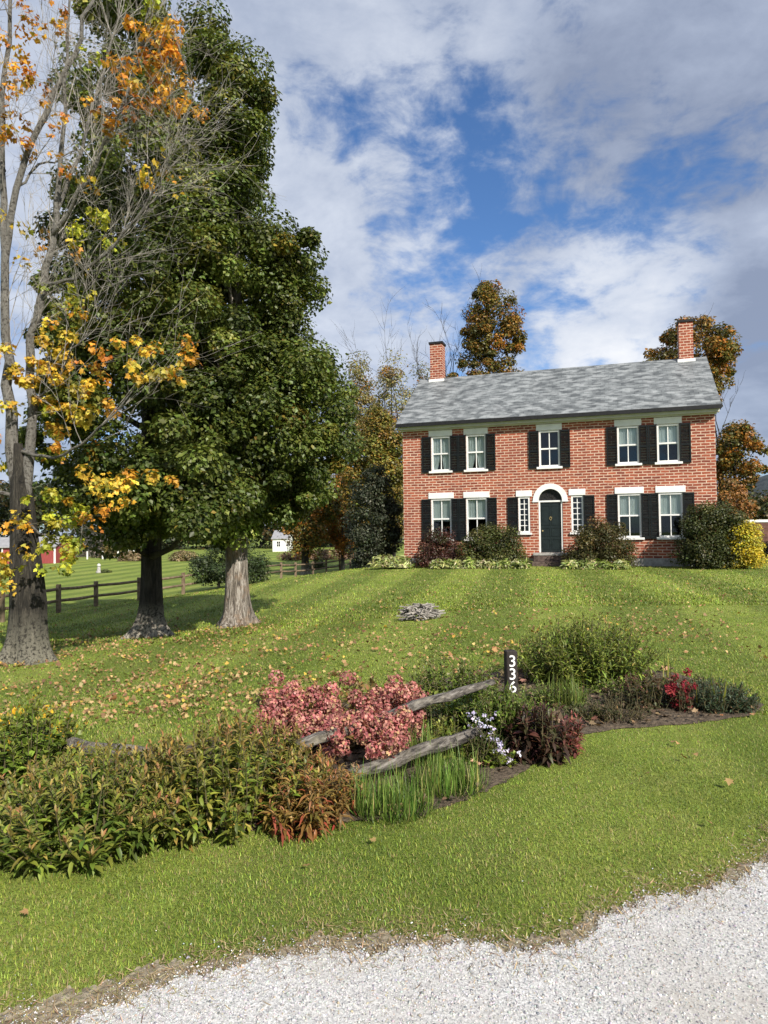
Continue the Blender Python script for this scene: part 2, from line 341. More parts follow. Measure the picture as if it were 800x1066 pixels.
def clumps(cent,rad,per,T,size,colors,flat=.75,jit=.2,updir=.7,clumpcol=True,inner=.35,hang=0.,cj=.2):
    """leaf clumps: cent (m,3), rad (m,), per leaves each"""
    m=len(cent); n=m*per; ci=np.repeat(np.arange(m),per)
    u=rsph(n); rr=np.where(R.random(n)<inner,R.random(n)**.5,R.uniform(.82,1.08,n))
    p=cent[ci]+u*(rad[ci]*rr)[:,None]*np.array([1,1,flat])
    nr=u*1.0+np.array([0,0,updir])+R.normal(0,.45,(n,3))
    ax=u*.5+R.normal(0,.6,(n,3))+np.array([0,0,-hang])
    if clumpcol:
        w=np.array([c[3] for c in colors],float); w/=w.sum(); base=R.choice(len(colors),m,p=w)[ci]
        sw=R.random(n)<.35; base=np.where(sw,R.choice(len(colors),n,p=w),base)
        col=pal(n,colors,jit,base)*np.exp(R.normal(0,cj,m))[ci][:,None]
    else: col=pal(n,colors,jit)
    return scatter(T,p,nr,ax,size*np.exp(R.normal(0,.2,n)),np.clip(col,.002,.9))
# ------------------------------------------------------------------ house
HO=(6.86124,29.27062,.11); HY=-.31684
hs=empty('brick_house',HO,HY,'two storey red brick house with grey slate roof, end chimneys and arched dark front door','house')
UW,UE,DEP,WT=-6.31,6.27,7.75,5.95
ups=[(-4.60,.84),(-3.06,.84),(0,.84),(3.08,.82),(4.57,.82)]; lows=[(-4.61,.90),(-3.07,.90),(3.08,.88),(4.61,.88)]
opens=[(c-w/2,c+w/2,4.09,5.60,'u') for c,w in ups]+[(c-w/2,c+w/2,1.14,2.89,'l') for c,w in lows]+[(-1.31,-.83,1.38,2.88,'s'),(.83,1.31,1.38,2.88,'s'),(-.49,.49,.55,3.19,'d')]
wb=MB()
xsb=sorted({UW,UE}|{v for o_ in opens for v in o_[:2]}); zsb=sorted({-.6,WT}|{v for o_ in opens for v in o_[2:4]})
for a,b in zip(xsb,xsb[1:]):
    for c,d in zip(zsb,zsb[1:]):
        mx,mz=(a+b)/2,(c+d)/2
        if any(o_[0]<mx<o_[1] and o_[2]<mz<o_[3] for o_ in opens): continue
        wb.quad((a,0,c),(b,0,c),(b,0,d),(a,0,d))
RD=.22
for x0,x1,z0,z1,k in opens:
    wb.quad((x0,0,z0),(x0,0,z1),(x0,RD,z1),(x0,RD,z0)); wb.quad((x1,0,z1),(x1,0,z0),(x1,RD,z0),(x1,RD,z1))
    wb.quad((x0,0,z1),(x1,0,z1),(x1,RD,z1),(x0,RD,z1)); wb.quad((x0,RD,z0),(x1,RD,z0),(x1,0,z0),(x0,0,z0))
RG=9.0; MID=DEP/2
for x,s in ((UW,1),(UE,-1)):
    a=[(x,0,-.6),(x,0,WT),(x,MID,RG-.15),(x,DEP,WT),(x,DEP,-.6)]
    if s>0: wb.quad(a[0],a[1],a[3],a[4]); wb.tri(a[1],a[2],a[3])
    else: wb.quad(a[4],a[3],a[1],a[0]); wb.tri(a[3],a[2],a[1])
wb.quad((UE,DEP,-.6),(UW,DEP,-.6),(UW,DEP,WT),(UE,DEP,WT))
wb.build('wall',M['brick'],hs)
fb=MB(); fb.box(UW-.03,-.72,-.035,.0-.003,-.5,.32); fb.box(.72,UE+.03,-.035,-.003,-.5,.32); fb.build('stone_foundation',M['stone'],hs)
# roof
rb=MB(); rt=.13; e0=-.36; ez=6.20
sl=(RG-ez)/(MID-e0)
for sgn in (0,1):
    ye=e0 if not sgn else DEP-e0
    a=(UW-.2,ye,ez);b=(UE+.2,ye,ez);c=(UE+.2,MID,RG);d=(UW-.2,MID,RG)
    lo=lambda p:(p[0],p[1],p[2]-rt)
    qs=[(a,b,c,d),(lo(d),lo(c),lo(b),lo(a)),(lo(a),lo(b),b,a),(lo(d),lo(a),a,d),(lo(b),lo(c),c,b)]
    for q in qs: rb.quad(*(q if not sgn else q[::-1]))
rf=rb.build('roof',M['slate'],hs)
cb=MB(); cb.box(UW-.14,UE+.14,-.26,-.004,WT-.02,ez-rt-.02); cb.box(UW-.06,UE+.06,-.08,-.003,WT-.075,WT-.021); cb.build('cornice',M['trimgrey'],hs)
gb=MB(); gb.box(UW-.19,UE+.19,-.44,-.361,ez-.17,ez-.02); gb.build('gutter',M['black'],hs)
for x0,x1,zt in ((-5.92,-5.32,10.72),(5.34,5.92,10.62)):
    c=MB().box(x0,x1,MID-.33,MID+.33,8.4,zt-.1).build('chimney',M['brickch'],rf)
    MB().box(x0-.05,x1+.05,MID-.38,MID+.38,zt-.1,zt).build('chimney_cap',M['black'],c)
    zf=RG-.33*sl; p=MB(); p.box(x0-.07,x1+.07,MID-.37,MID+.37,zf-.12,zf+.11); p.build('flashing',M['white'],c)
def curtain(x0,x1,z0,z1,y,taper=0):
    xs_=np.linspace(x0,x1,24); V=[]
    for j,z in enumerate(np.linspace(z1,z0,8)):
        t=j/7; w=1-taper*t*t
        V.append(np.c_[x0+(xs_-x0)*w if taper>=0 else x1-(x1-xs_)*(1+taper*t*t),y+.02*np.sin(xs_*70)+.008*np.sin(xs_*31),np.full(24,z)])
    V=np.concatenate(V); i=(np.arange(23)[None]+24*np.arange(7)[:,None]).ravel()
    return V,np.c_[i+24,i+25,i+1,i]
def window(x0,x1,z0,z1,kind,idx):
    fw=.07; fr=MB(); y0,y1=.012,.15
    fr.box(x0+.002,x0+fw,y0,y1,z0+.002,z1-.002); fr.box(x1-fw,x1-.002,y0,y1,z0+.002,z1-.002); fr.box(x0+fw,x1-fw,y0,y1,z1-fw,z1-.002); fr.box(x0+fw,x1-fw,y0,y1,z0+.002,z0+fw)
    win=fr.build('window',M['white'],hs)
    gx0,gx1,gz0,gz1=x0+fw,x1-fw,z0+fw,z1-fw; mb=MB()
    if kind=='s':
        rows=6
        cx=(gx0+gx1)/2; mb.box(cx-.016,cx+.016,.075,.125,gz0,gz1)
        for r_ in range(1,rows):
            z=gz0+(gz1-gz0)*r_/rows; mb.box(gx0,cx-.017,.078,.122,z-.014,z+.014); mb.box(cx+.017,gx1,.078,.122,z-.014,z+.014)
    else:
        zm=(gz0+gz1)/2; mb.box(gx0,gx1,.055,.135,zm-.03,zm+.03); cx=(gx0+gx1)/2
        mb.box(cx-.017,cx+.017,.065,.12,zm+.031,gz1); mb.box(cx-.017,cx+.017,.07,.125,gz0,zm-.031)
    mb.build('muntin',M['white'],win)
    MB().box(gx0,gx1,.098,.103,gz0,gz1).build('pane',M['glass'],win)
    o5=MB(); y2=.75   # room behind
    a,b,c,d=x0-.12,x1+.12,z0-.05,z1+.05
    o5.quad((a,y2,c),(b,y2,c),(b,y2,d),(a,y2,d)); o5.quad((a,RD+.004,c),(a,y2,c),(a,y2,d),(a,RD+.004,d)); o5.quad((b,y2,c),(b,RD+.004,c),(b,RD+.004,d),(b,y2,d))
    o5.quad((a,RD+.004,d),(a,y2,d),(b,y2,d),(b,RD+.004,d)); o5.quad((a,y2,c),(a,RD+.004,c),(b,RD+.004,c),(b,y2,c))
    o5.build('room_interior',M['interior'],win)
    if kind!='s':
        zm=(gz0+gz1)/2; zb={'u0':gz0+.02,'u1':gz0+.02,'u2':None,'u3':zm-.05,'u4':zm-.05,'l0':zm-.1,'l1':zm-.05,'l2':zm-.02,'l3':zm-.03}[kind+str(idx)]
        if zb is not None:
            if kind+str(idx) in('u0','u1'):
                m_=gx0+(gx1-gx0)*.5
                v1,f1=curtain(gx0,m_+.02,zb,gz1,.15,.55); v2,f2=curtain(m_-.02,gx1,zb,gz1,.17,-.3)
                raw('curtain',np.r_[v1,v2],[np.r_[f1,f2+len(v1)]],M['curtain'],win,smooth=True)
            else:
                v1,f1=curtain(gx0,gx1,zb,gz1,.15,0); raw('curtain',v1,[f1],M['curtain'],win,smooth=True)
    # sill and lintel
    sw={'u':.10,'l':.10,'s':.07}[kind]; lw={'u':.10,'l':.11,'s':.09}[kind]
    MB().box(x0-sw,x1+sw,-.09,.011,z0-.09,z0+.0).build('sill',M['white'],win,bevel=.006)
    MB().box(x0-lw,x1+lw,-.035,-.002,z1+.003,z1+.26).build('lintel',M['white'],win,bevel=.006)
def shutter(x0,x1,z0,z1,hinge):
    f=MB(); y0,y1=-.062,-.018; st=.055; zm=(z0+z1)/2-.06
    f.box(x0,x0+st,y0,y1,z0,z1); f.box(x1-st,x1,y0,y1,z0,z1)
    for za,zb_ in ((z0,z0+.09),(zm-.035,zm+.035),(z1-.07,z1)): f.box(x0+st,x1-st,y0+.002,y1-.002,za,zb_)
    sh=f.build('shutter',M['shutter'],hs)
    p=MB()
    for za,zb_ in ((z0+.09,zm-.035),(zm+.035,z1-.07)):
        nn=int((zb_-za)/.05)
        for k in range(nn):
            z=za+(zb_-za)*(k+.5)/nn; w=.02
            p.quad((x0+st,y0+.010,z-w),(x1-st,y0+.010,z-w),(x1-st,y1-.006,z+w),(x0+st,y1-.006,z+w))
    p.build('louvre_panel',M['shutter'],sh)
ku=kl=0
for x0,x1,z0,z1,k in opens:
    if k=='d': continue
    if k=='u': window(x0,x1,z0,z1,'u',ku); ku+=1
    elif k=='l': window(x0,x1,z0,z1,'l',kl); kl+=1
    else: window(x0,x1,z0,z1,'s',0)
for lst,z0,z1 in ((ups,4.04,5.59),(lows,1.08,2.88)):
    for i_,(c,w) in enumerate(lst):
        pairL=(c in(-3.06,-3.07,4.57,4.61)); pairR=(c in(-4.60,-4.61,3.08))
        nb={-3.06:-4.60,-3.07:-4.61,4.57:3.08,4.61:3.08,-4.60:-3.06,-4.61:-3.07,3.08:(4.57 if z0>3 else 4.61)}.get(c)
        lw_=.41; rw_=.41
        if nb is not None:
            gap=abs(nb-c)-w-.012; 
            if nb<c: lw_=gap/2-.004
            else: rw_=gap/2-.004
        shutter(c-w/2-lw_-.004,c-w/2-.004,z0,z1,1); shutter(c+w/2+.004,c+w/2+rw_+.004,z0,z1,0)
shutter(-1.31-.44,-1.314,1.34,2.87,1); shutter(1.314,1.75,1.34,2.87,0)
# door, arch, fanlight, steps
d=MB(); d.box(-.488,-.42,.03,.14,.552,2.70); d.box(.42,.488,.03,.14,.552,2.70); d.box(-.42,.42,.03,.14,2.63,2.70); d.build('door_frame',M['white'],hs,bevel=.005)
dd=MB(); dd.box(-.42,.42,.09,.13,.552,2.63); dr=dd.build('door',M['door'],hs)
dp=MB()
for xa,xb in ((-.36,-.03),(.03,.36)):
    for za,zb_ in ((.68,1.12),(1.22,1.58),(1.68,2.5)):
        for q in ((xa,xa+.025,za,zb_),(xb-.025,xb,za,zb_),(xa+.025,xb-.025,za,za+.025),(xa+.025,xb-.025,zb_-.025,zb_)): dp.box(q[0],q[1],.075,.0895,q[2],q[3])
dp.build('door_panel',M['door'],dr)
kn=MB().tube([(-.33,.09,1.45),(-.33,.05,1.45),(-.33,.03,1.45)],[.012,.02,.03],10); kn.build('door_knob',M['metal'],dr)
kk=MB().box(-.02,.02,.06,.0745,2.0,2.03); kk.tube([(-.03,.055,2.02),(-.04,.05,1.93),(0,.05,1.88),(.04,.05,1.93),(.03,.055,2.02)],[.008]*5,6); kk.build('door_knocker',M['metal'],dr)
pts=[(.49*math.cos(t),2.71+.49*math.sin(t)) for t in np.linspace(0,math.pi,20)]
fl=MB().prism(pts,.12,.14).build('fanlight',M['black'],hs)
fs=MB()
for t in np.linspace(0,math.pi,7)[1:-1]:
    fs.tube([(.12*math.cos(t),.105,2.72+.12*math.sin(t)),(.47*math.cos(t),.105,2.71+.47*math.sin(t))],[.007,.007],5)
fs.tube([(.13*math.cos(t),.105,2.72+.13*math.sin(t)) for t in np.linspace(0,math.pi,10)],[.008]*10,5)
fs.tube([(.33*math.cos(t),.105,2.72+.33*math.sin(t)) for t in np.linspace(0,math.pi,16)],[.006]*16,5)
fs.build('fanlight_tracery',M['postdark'],fl)
ar=MB(); T_=np.linspace(0,math.pi,25); ri,ro=.475,.70
for a,b in zip(T_,T_[1:]):
    P_=lambda r,t,y:(r*math.cos(t),y,2.70+r*math.sin(t))
    ar.quad(P_(ri,a,-.045),P_(ri,b,-.045),P_(ro,b,-.045),P_(ro,a,-.045)); ar.quad(P_(ro,a,-.045),P_(ro,b,-.045),P_(ro,b,-.001),P_(ro,a,-.001)); ar.quad(P_(ri,b,-.045),P_(ri,a,-.045),P_(ri,a,.12),P_(ri,b,.12))
ar.box(-ro-.02,-ri,-.05,-.002,2.64,2.698); ar.box(ri,ro+.02,-.05,-.002,2.64,2.698)
ar.build('arch_surround',M['white'],hs)
MB().box(-.70,.70,-.42,.028,.44,.55).build('doorstep',M['stone'],hs,bevel=.012)
MB().box(-.68,.68,-.40,-.002,.20,.438).build('step',M['stonedark'],hs,bevel=.012)
MB().box(-.72,.72,-.68,-.402,-.3,.20).build('step',M['stonedark'],hs,bevel=.012)
MB().box(-.67,.67,-.398,-.002,-.3,.199).build('step_base',M['stonedark'],hs)
def hp(u,b,z=0):
    c,s=math.cos(HY),math.sin(HY); return np.array([HO[0]+u*c-b*s,HO[1]+u*s+b*c,HO[2]+z])
# ------------------------------------------------------------------ trees
def trunkmesh(base,pts,rad,flare,k=20,seed=0,name='trunk',mat=None,parent=None,loc=None,extra=None,flute=.10):
    """pts relative to base; flare adds buttress roots in the lowest part"""
    rg=np.random.default_rng(seed); ph=rg.uniform(0,6.28,6); nr=5
    P=[];Rr=[];pts=[np.array(p,float) for p in pts]
    z=np.array([p[2] for p in pts]); zz=np.r_[[-.25,-.08,.03,.12,.24,.42,.68,1.0],np.arange(1.3,z[-1],.3),z[-1]]
    zz=zz[zz<=z[-1]+1e-6]
    for q in zz:
        P.append((np.interp(q,z,[p[0] for p in pts]),np.interp(q,z,[p[1] for p in pts]),q)); Rr.append(np.interp(q,z,rad))
    def w(i,t):
        q=max(zz[i],0); f=flare*math.exp(-q/.22); lob=.55+.45*math.cos(nr*t+ph[0])+.3*math.cos(3*t+ph[1])
        return 1+f*max(lob,.05)+flute*math.cos(7*t+ph[2]+q*.4)*.5+flute*.5*math.cos(11*t+ph[3]-q)+.04*math.sin(q*3+ph[4])
    m=MB(); m.tube(P,Rr,k,True,w)
    if extra: extra(m)
    return m.build(name,mat,parent,True,loc)
def limb(m,p0,dirv,length,r0,depth,rg,spread=.5,up=.25,kids=3,seg=4,minr=.006,sides=None):
    p=np.array(p0,float); d=np.array(dirv,float); d/=np.linalg.norm(d); pts=[p.copy()]
    for i in range(seg):
        d=d+rg.normal(0,.13,3)+np.array([0,0,up*.12]); d/=np.linalg.norm(d); p=p+d*length/seg; pts.append(p.copy())
    rad=[r0*(1-.72*i/seg) for i in range(seg+1)]
    m.tube(pts,rad,sides or (6 if r0>.03 else (4 if r0>.012 else 3)),False)
    if depth>0:
        for c in range(kids):
            t=rg.uniform(.3,1); i=min(int(t*seg),seg-1); q=pts[i]+(pts[i+1]-pts[i])*(t*seg-i)
            nd=d+rg.normal(0,spread,3); limb(m,q,nd,length*rg.uniform(.45,.7),max(minr,r0*(1-.6*t)*.6),depth-1,rg,spread,up,kids,seg,minr)
    return pts
GREEN=[(.088,.118,.022,5),(.120,.150,.030,4),(.058,.082,.017,3),(.165,.17,.034,1.3),(.22,.17,.03,.25)]
def outline_tree(name,label,basepx,d,trunkr,mat,left,right,colors,ncl,per,size,cr,tt=None,group=None,trunk_top=None,lean=0,flare=1.2,seed=1,ztrunk=None,T=None,ry=None,cat='tree',dyk=1.,skirt=None):
    b=at(*basepx,d); b[2]=h(b[0],b[1]); root=empty(name,b,0,label,cat,group)
    ys=np.array([p[1] for p in right],float); xr=np.array([p[0] for p in right],float)
    yl=np.array([p[1] for p in left],float); xl=np.array([p[0] for p in left],float)
    lo,hi=ys.min(),ys.max(); cent=[];rad=[]
    wid=lambda y:np.maximum(np.interp(y,ys,xr)-np.interp(y,yl,xl),1)
    yy=np.linspace(lo,hi,200); pw=wid(yy)**1.3; pw/=pw.sum(); sc=d/F
    for j in range(ncl):
        y=R.choice(yy,p=pw); w=wid(y)*sc/2; x0=at(np.interp(y,yl,xl),y,d)[0]; x1=at(np.interp(y,ys,xr),y,d)[0]
        r_=cr*R.choice([.5,.8,1.,1.3,1.7],p=[.22,.25,.25,.17,.11]); cx=(x0+x1)/2; hw=max((x1-x0)/2-r_*.8,.05); dy=hw*dyk
        th=R.uniform(0,2*math.pi); rho=R.uniform(.25,1.15)**.45
        z=at(400,y,d)[2]
        if y>hi-35: rho=R.uniform(0,1)**.5
        cent.append((cx+hw*rho*math.cos(th)-b[0],dy*rho*math.sin(th),z-b[2])); rad.append(r_)
    if skirt:
        for k in range(skirt[6]):
            q=at(R.uniform(*skirt[:2]),R.uniform(*skirt[2:4]),R.uniform(*skirt[4:6]))-b; cent.append(tuple(q)); rad.append(cr*R.uniform(.6,1.1))
    cent=np.array(cent); rad=np.array(rad)
    V,Fc,C=clumps(cent,rad,per,T or T_quad(.75,.12),size,colors)
    raw('crown',V,[Fc],M['leaf'],root,C)
    rg=np.random.default_rng(seed); zt=at(400,lo,d)[2]-b[2]; ztr=zt*.86; zb=at(400,hi,d)[2]-b[2]
    def ex(m):
        for k in range(14):
            c=cent[rg.integers(len(cent))]; zq=min(max(zb*.8,c[2]-np.hypot(c[0],c[1])*.8),ztr); 
            x0=np.array([lean*zq/ztr,0,zq]); mid=(x0+c)/2+np.array([0,0,-.15]); r0=trunkr*.35*(1-zq/zt)+.02
            m.tube([x0,mid,c],[r0,r0*.6,r0*.2],6,False)
    trunkmesh(b,[(0,0,-.25),(lean*.3,0,ztr*.3),(lean,0,ztr)],[trunkr*1.05,trunkr*.85,trunkr*.12],flare,22,seed,'trunk',mat,root,None,ex)
    return root,cent
# dense green maples
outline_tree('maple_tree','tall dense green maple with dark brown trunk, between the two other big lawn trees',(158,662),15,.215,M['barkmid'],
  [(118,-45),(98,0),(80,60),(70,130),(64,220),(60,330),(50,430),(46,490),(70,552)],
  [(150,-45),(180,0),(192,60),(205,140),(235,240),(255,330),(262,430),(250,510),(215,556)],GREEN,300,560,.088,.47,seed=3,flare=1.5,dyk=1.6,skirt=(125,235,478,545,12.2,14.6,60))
outline_tree('maple_tree','broad dense green maple with thick pale peeling trunk, beside the brown trunked maple',(247,652),16.5,.27,M['barkpale'],
  [(203,4),(192,40),(182,90),(170,170),(160,260),(152,350),(150,430),(165,500),(190,552)],
  [(213,4),(234,30),(243,62),(282,66),(296,110),(289,150),(272,182),(284,200),(318,222),(341,255),(341,285),(331,312),(338,348),(355,378),(374,405),(374,452),(356,485),(342,515),(315,538),(262,556)],GREEN,390,560,.088,.47,seed=5,flare=1.0,dyk=1.15)
# half bare maple at the left
b=at(28,690,12); b[2]=h(b[0],b[1]); mt=empty('half_bare_maple',b,0,'half-bare grey maple with sparse orange and yellow leaves, in front of the green maples','tree')
def rel(px,py,dd=0): return at(px,py,12+dd)-b
rg=np.random.default_rng(21)
LK=.62
def stems(m):
    k=10
    def st(pts,rad):
        P_=[rel(*p) for p in pts]; 
        # resample for slight waviness
        Q=[];Rr=[]
        for i in range(len(P_)-1):
            for t in (0,.33,.66): Q.append(P_[i]+(P_[i+1]-P_[i])*t+rg.normal(0,.02,3)); Rr.append((rad[i]+(rad[i+1]-rad[i])*t)*LK)
        Q.append(P_[-1]);Rr.append(rad[-1]*LK); m.tube(Q,Rr,k,False); return Q,Rr
    L=[]
    L.append(st([(19,545),(11,430),(6,350),(4,262),(2,180),(3,100),(10,10),(14,-60)],[.20,.15,.115,.10,.085,.07,.05,.03]))
    L.append(st([(6,270),(16,197),(33,148),(56,98),(79,56),(95,0),(102,-50)],[.09,.085,.08,.07,.06,.045,.03]))
    L.append(st([(26,540),(33,420),(33,350),(46,295),(56,246),(59,213),(66,140),(70,60),(72,-30)],[.17,.115,.11,.10,.085,.075,.055,.04,.025]))
    L.append(st([(56,246,0),(75,215,-.3),(100,170,-.6),(130,110,-.9),(152,40,-1.1),(160,-20,-1.2)],[.065,.05,.042,.034,.026,.015]))
    L.append(st([(58,225),(85,160,.2),(100,100,.4),(118,40,.5),(128,-30,.6)],[.055,.045,.036,.028,.015]))
    L.append(st([(46,295,0),(80,290,-.4),(110,268,-.7),(140,228,-1),(165,190,-1.2),(180,150,-1.3)],[.05,.042,.035,.028,.02,.01]))
    L.append(st([(2,180),(-20,110),(-30,40),(-35,-40)],[.08,.06,.045,.03]))
    L.append(st([(16,197),(40,172,.3),(62,165,.5),(95,150,.6)],[.035,.03,.02,.01]))
    L.append(st([(26,470,0),(55,478,-.5),(85,462,-.9),(112,438,-1.2),(140,405,-1.4),(152,388,-1.5)],[.05,.04,.034,.026,.016,.008]))
    L.append(st([(20,520,0),(-15,508,-.3),(-50,500,-.5)],[.06,.045,.02]))
    L.append(st([(33,420),(55,400,-.2),(75,365,-.4),(95,345,-.5)],[.04,.03,.02,.01]))
    L.append(st([(25,540,0),(50,560,-.4),(72,575,-.6)],[.035,.025,.01]))
    return L
tm=MB(); LL=stems(tm)
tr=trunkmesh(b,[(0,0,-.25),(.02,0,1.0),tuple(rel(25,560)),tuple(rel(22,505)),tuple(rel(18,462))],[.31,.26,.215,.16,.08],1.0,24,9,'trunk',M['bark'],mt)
tm.build('limb',M['barkgrey'],mt,True)
tw=MB()
for li,(Q,Rr) in enumerate(LL):
    nk=int(5*len(Q)**.9/3.6)
    if li in(3,4,5): nk=int(nk*2.2)
    if li in(8,9): nk=int(nk*.4)
    if li==11: nk=1
    for k in range(nk):
        i_=rg.integers(max(1,len(Q)//4),len(Q)-1); d_=Q[i_+1]-Q[i_]; d_/=np.linalg.norm(d_)
        nd=d_+rg.normal(0,.55,3)+np.array([.12 if li>1 else 0,0,.15]); limb(tw,Q[i_],nd,rg.uniform(.7,1.7),min(Rr[i_]*.4,.009),2,rg,.5,.3,4,4,.0028)
tw.build('twig',M['twig'],mt)
OR=[(.56,.24,.03,4),(.60,.32,.04,3),(.45,.15,.02,1.3),(.45,.32,.05,1.5)]
YG=[(.38,.40,.04,4),(.50,.44,.05,3),(.20,.24,.03,2),(.5,.27,.03,.6)]
OY=[(.62,.40,.05,4),(.60,.29,.035,2),(.52,.43,.06,3),(.35,.30,.05,1)]
parts=[]
def lc(px,py,r,n,colors,dd=-.2,ry=.7):
    c=rel(px,py,dd); sc=r*12/F; k=max(2,int(r/6)); k=k*2; cc=c+R.normal(0,1,(k,3))*np.array([sc*.62,ry*.45,sc*.5]); 
    parts.append(clumps(cc,np.full(k,.13)*R.uniform(.5,1.3,k),max(5,int(n*3.2)//k),T_maple(),.074,colors,.8,.15,.5,True,.8,.5))
for a in [(172,45,22,70,OR,-1.1),(178,90,24,90,OR,-1.2),(165,72,24,80,OR,-1.0),(160,105,18,50,OR,-1.1),(162,15,16,36,YG,-1.1),(118,72,14,26,OR,-.7),(146,108,13,26,OR,-1),(120,140,12,22,OR,-.9),(104,112,10,14,OR,-.6),
  (28,78,20,40,OR,-.2),(8,85,18,40,OR),(10,42,12,18,OR),(15,112,14,24,OR),(18,148,15,34,OR),(16,160,10,16,OR),(60,22,20,26,OR),(52,55,12,12,OR),(20,8,14,18,OR),(55,120,14,14,OR),(100,60,8,8,YG),
  (108,228,15,34,YG,-.6),(76,240,14,30,YG),(34,245,12,20,OY),(75,262,10,12,OY),(30,272,8,8,OY),(105,200,8,8,OY),(150,180,12,16,OY,-1.1),(170,175,7,8,OY,-1.2),(75,178,8,10,OR),(118,250,8,10,YG),
  (70,300,14,26,YG),(85,318,12,22,YG),(60,345,10,16,OY),(42,372,22,70,OY),(66,372,20,70,OY),(25,392,22,80,OY),(50,395,22,90,OY),(78,412,20,80,OY,-.4),(92,428,14,50,OY,-.5),(65,430,14,40,OY),(58,448,14,30,YG),(78,455,12,30,OR,-.4),
  (120,378,10,20,OR,-1),(150,365,14,30,OY,-1.3),(145,388,14,30,OY,-1.3),(105,392,10,20,OR,-.9),(190,378,14,30,OR,-1.4),(186,390,10,14,OY,-1.4),
  (105,492,14,34,OY,-1),(125,500,16,44,OY,-1.1),(148,492,14,34,OY,-1.2),(112,510,12,22,OY,-1),(90,500,8,10,OY,-.9),
  (6,435,14,24,OY),(2,480,14,20,YG),(60,470,10,16,YG),(55,520,14,30,YG,-.4),(72,530,16,50,YG,-.5),(60,548,16,50,YG,-.5),(72,562,14,44,YG,-.55),(78,578,10,22,YG,-.55),(48,570,12,26,OY,-.5),(30,545,12,20,OY,-.4),(100,535,10,14,OR,-.8),
  (5,590,14,34,OY,-.5),(12,575,10,20,OY,-.5),(2,612,9,12,OY,-.5),(28,592,8,10,YG,-.5)]:
    lc(*a[:5],dd=(a[5] if len(a)>5 else -.15))
V,Fc,C=merge(parts); raw('leaves',V,[Fc],M['leaf'],mt,C)
# background trees
DK=[(.032,.040,.022,4),(.052,.060,.034,3),(.08,.09,.055,1.5)]
ORG=[(.22,.115,.022,3),(.30,.14,.022,2.5),(.10,.10,.022,3),(.35,.12,.02,1),(.16,.14,.03,2)]
MAPB=[(.13,.115,.026,4),(.25,.14,.028,3),(.33,.14,.022,2),(.08,.08,.02,3)]
PAL=[(.24,.22,.09,4),(.18,.175,.06,3),(.30,.22,.08,2),(.38,.18,.04,1),(.33,.30,.18,1.5)]
YLG=[(.15,.15,.03,4),(.20,.15,.03,3),(.28,.17,.03,1.5),(.09,.10,.02,2)]
def bgtree(label,cx,base,top,bot,w,d,colors,ncl,per,size,cr,tr=.2,shape=None,name='autumn_tree',group='trees beyond the house',mat='bark',seed=1):
    sh=shape or [(0,.15),(.15,.65),(.4,1.),(.65,.95),(.85,.7),(1,.35)]
    L=[(cx-w/2*s,top+(bot-top)*t) for t,s in sh]; Rr=[(cx+w/2*s,top+(bot-top)*t) for t,s in sh]
    return outline_tree(name,label,(cx,base),d,tr,M[mat],L,Rr,colors,ncl,per,size,cr,group=group,seed=seed,flare=.6)
bgtree('dark grey-green bushy tree close against the left end of the brick house',388,590,488,592,64,33.5,DK,120,220,.09,.45,.12,[(0,.4),(.2,.8),(.5,1),(.8,.95),(1,.7)],'lilac_tree',seed=11)
bgtree('small orange and green maple with short dark trunk beyond the rail fence',318,587,468,572,78,52,ORG,90,150,.17,.75,.28,seed=12)
bgtree('small bright orange maple with slim trunk beside the dark bushy tree',357,586,488,575,52,54,[(.35,.15,.025,4),(.30,.10,.02,2),(.15,.12,.025,2)],60,150,.17,.6,.13,seed=13)
bgtree('yellow-orange leafy tree between the green maple and the house end',392,588,428,570,84,46,YLG,150,170,.16,.7,.2,seed=14)
bgtree('tall pale yellow-green tree rising above the yellow-orange tree',374,587,372,560,66,58,PAL,130,220,.16,.8,.2,[(0,.1),(.12,.5),(.3,.8),(.6,1),(1,.9)],seed=15)
bgtree('tall pale half-leafless tree just left of the left chimney',410,587,362,560,70,60,PAL,110,200,.16,.75,.2,[(0,.12),(.15,.5),(.35,.85),(.7,1),(1,.9)],seed=16)
bgtree('thin pale tree seen directly behind the left chimney',440,587,378,540,44,62,PAL,60,170,.16,.7,.16,[(0,.2),(.2,.6),(.5,1),(1,.9)],seed=17)
bgtree('tall rust and green maple rising behind the middle of the slate roof',513,588,297,470,80,44,MAPB,230,220,.14,.5,.25,[(0,.35),(.12,.7),(.3,.95),(.42,.8),(.5,1.05),(.62,1.3),(.8,1.1),(1,1.1)],seed=18)
bgtree('rust and green maple behind the right chimney of the brick house',722,590,338,430,100,42,MAPB,120,200,.16,.5,.25,[(0,.3),(.2,.85),(.5,.95),(.75,.75),(1,.55)],seed=19)
bgtree('olive and rust maple standing off the right end of the brick house',768,590,440,512,62,40,MAPB,60,170,.15,.45,.2,[(0,.25),(.2,.5),(.4,1),(.7,1.1),(1,.7)],seed=20)
bgtree('low orange-brown tree behind the yellow shrub at the house corner',762,588,505,570,48,38,[(.26,.13,.04,4),(.33,.16,.05,3),(.16,.11,.04,2)],34,150,.13,.42,.12,seed=22)
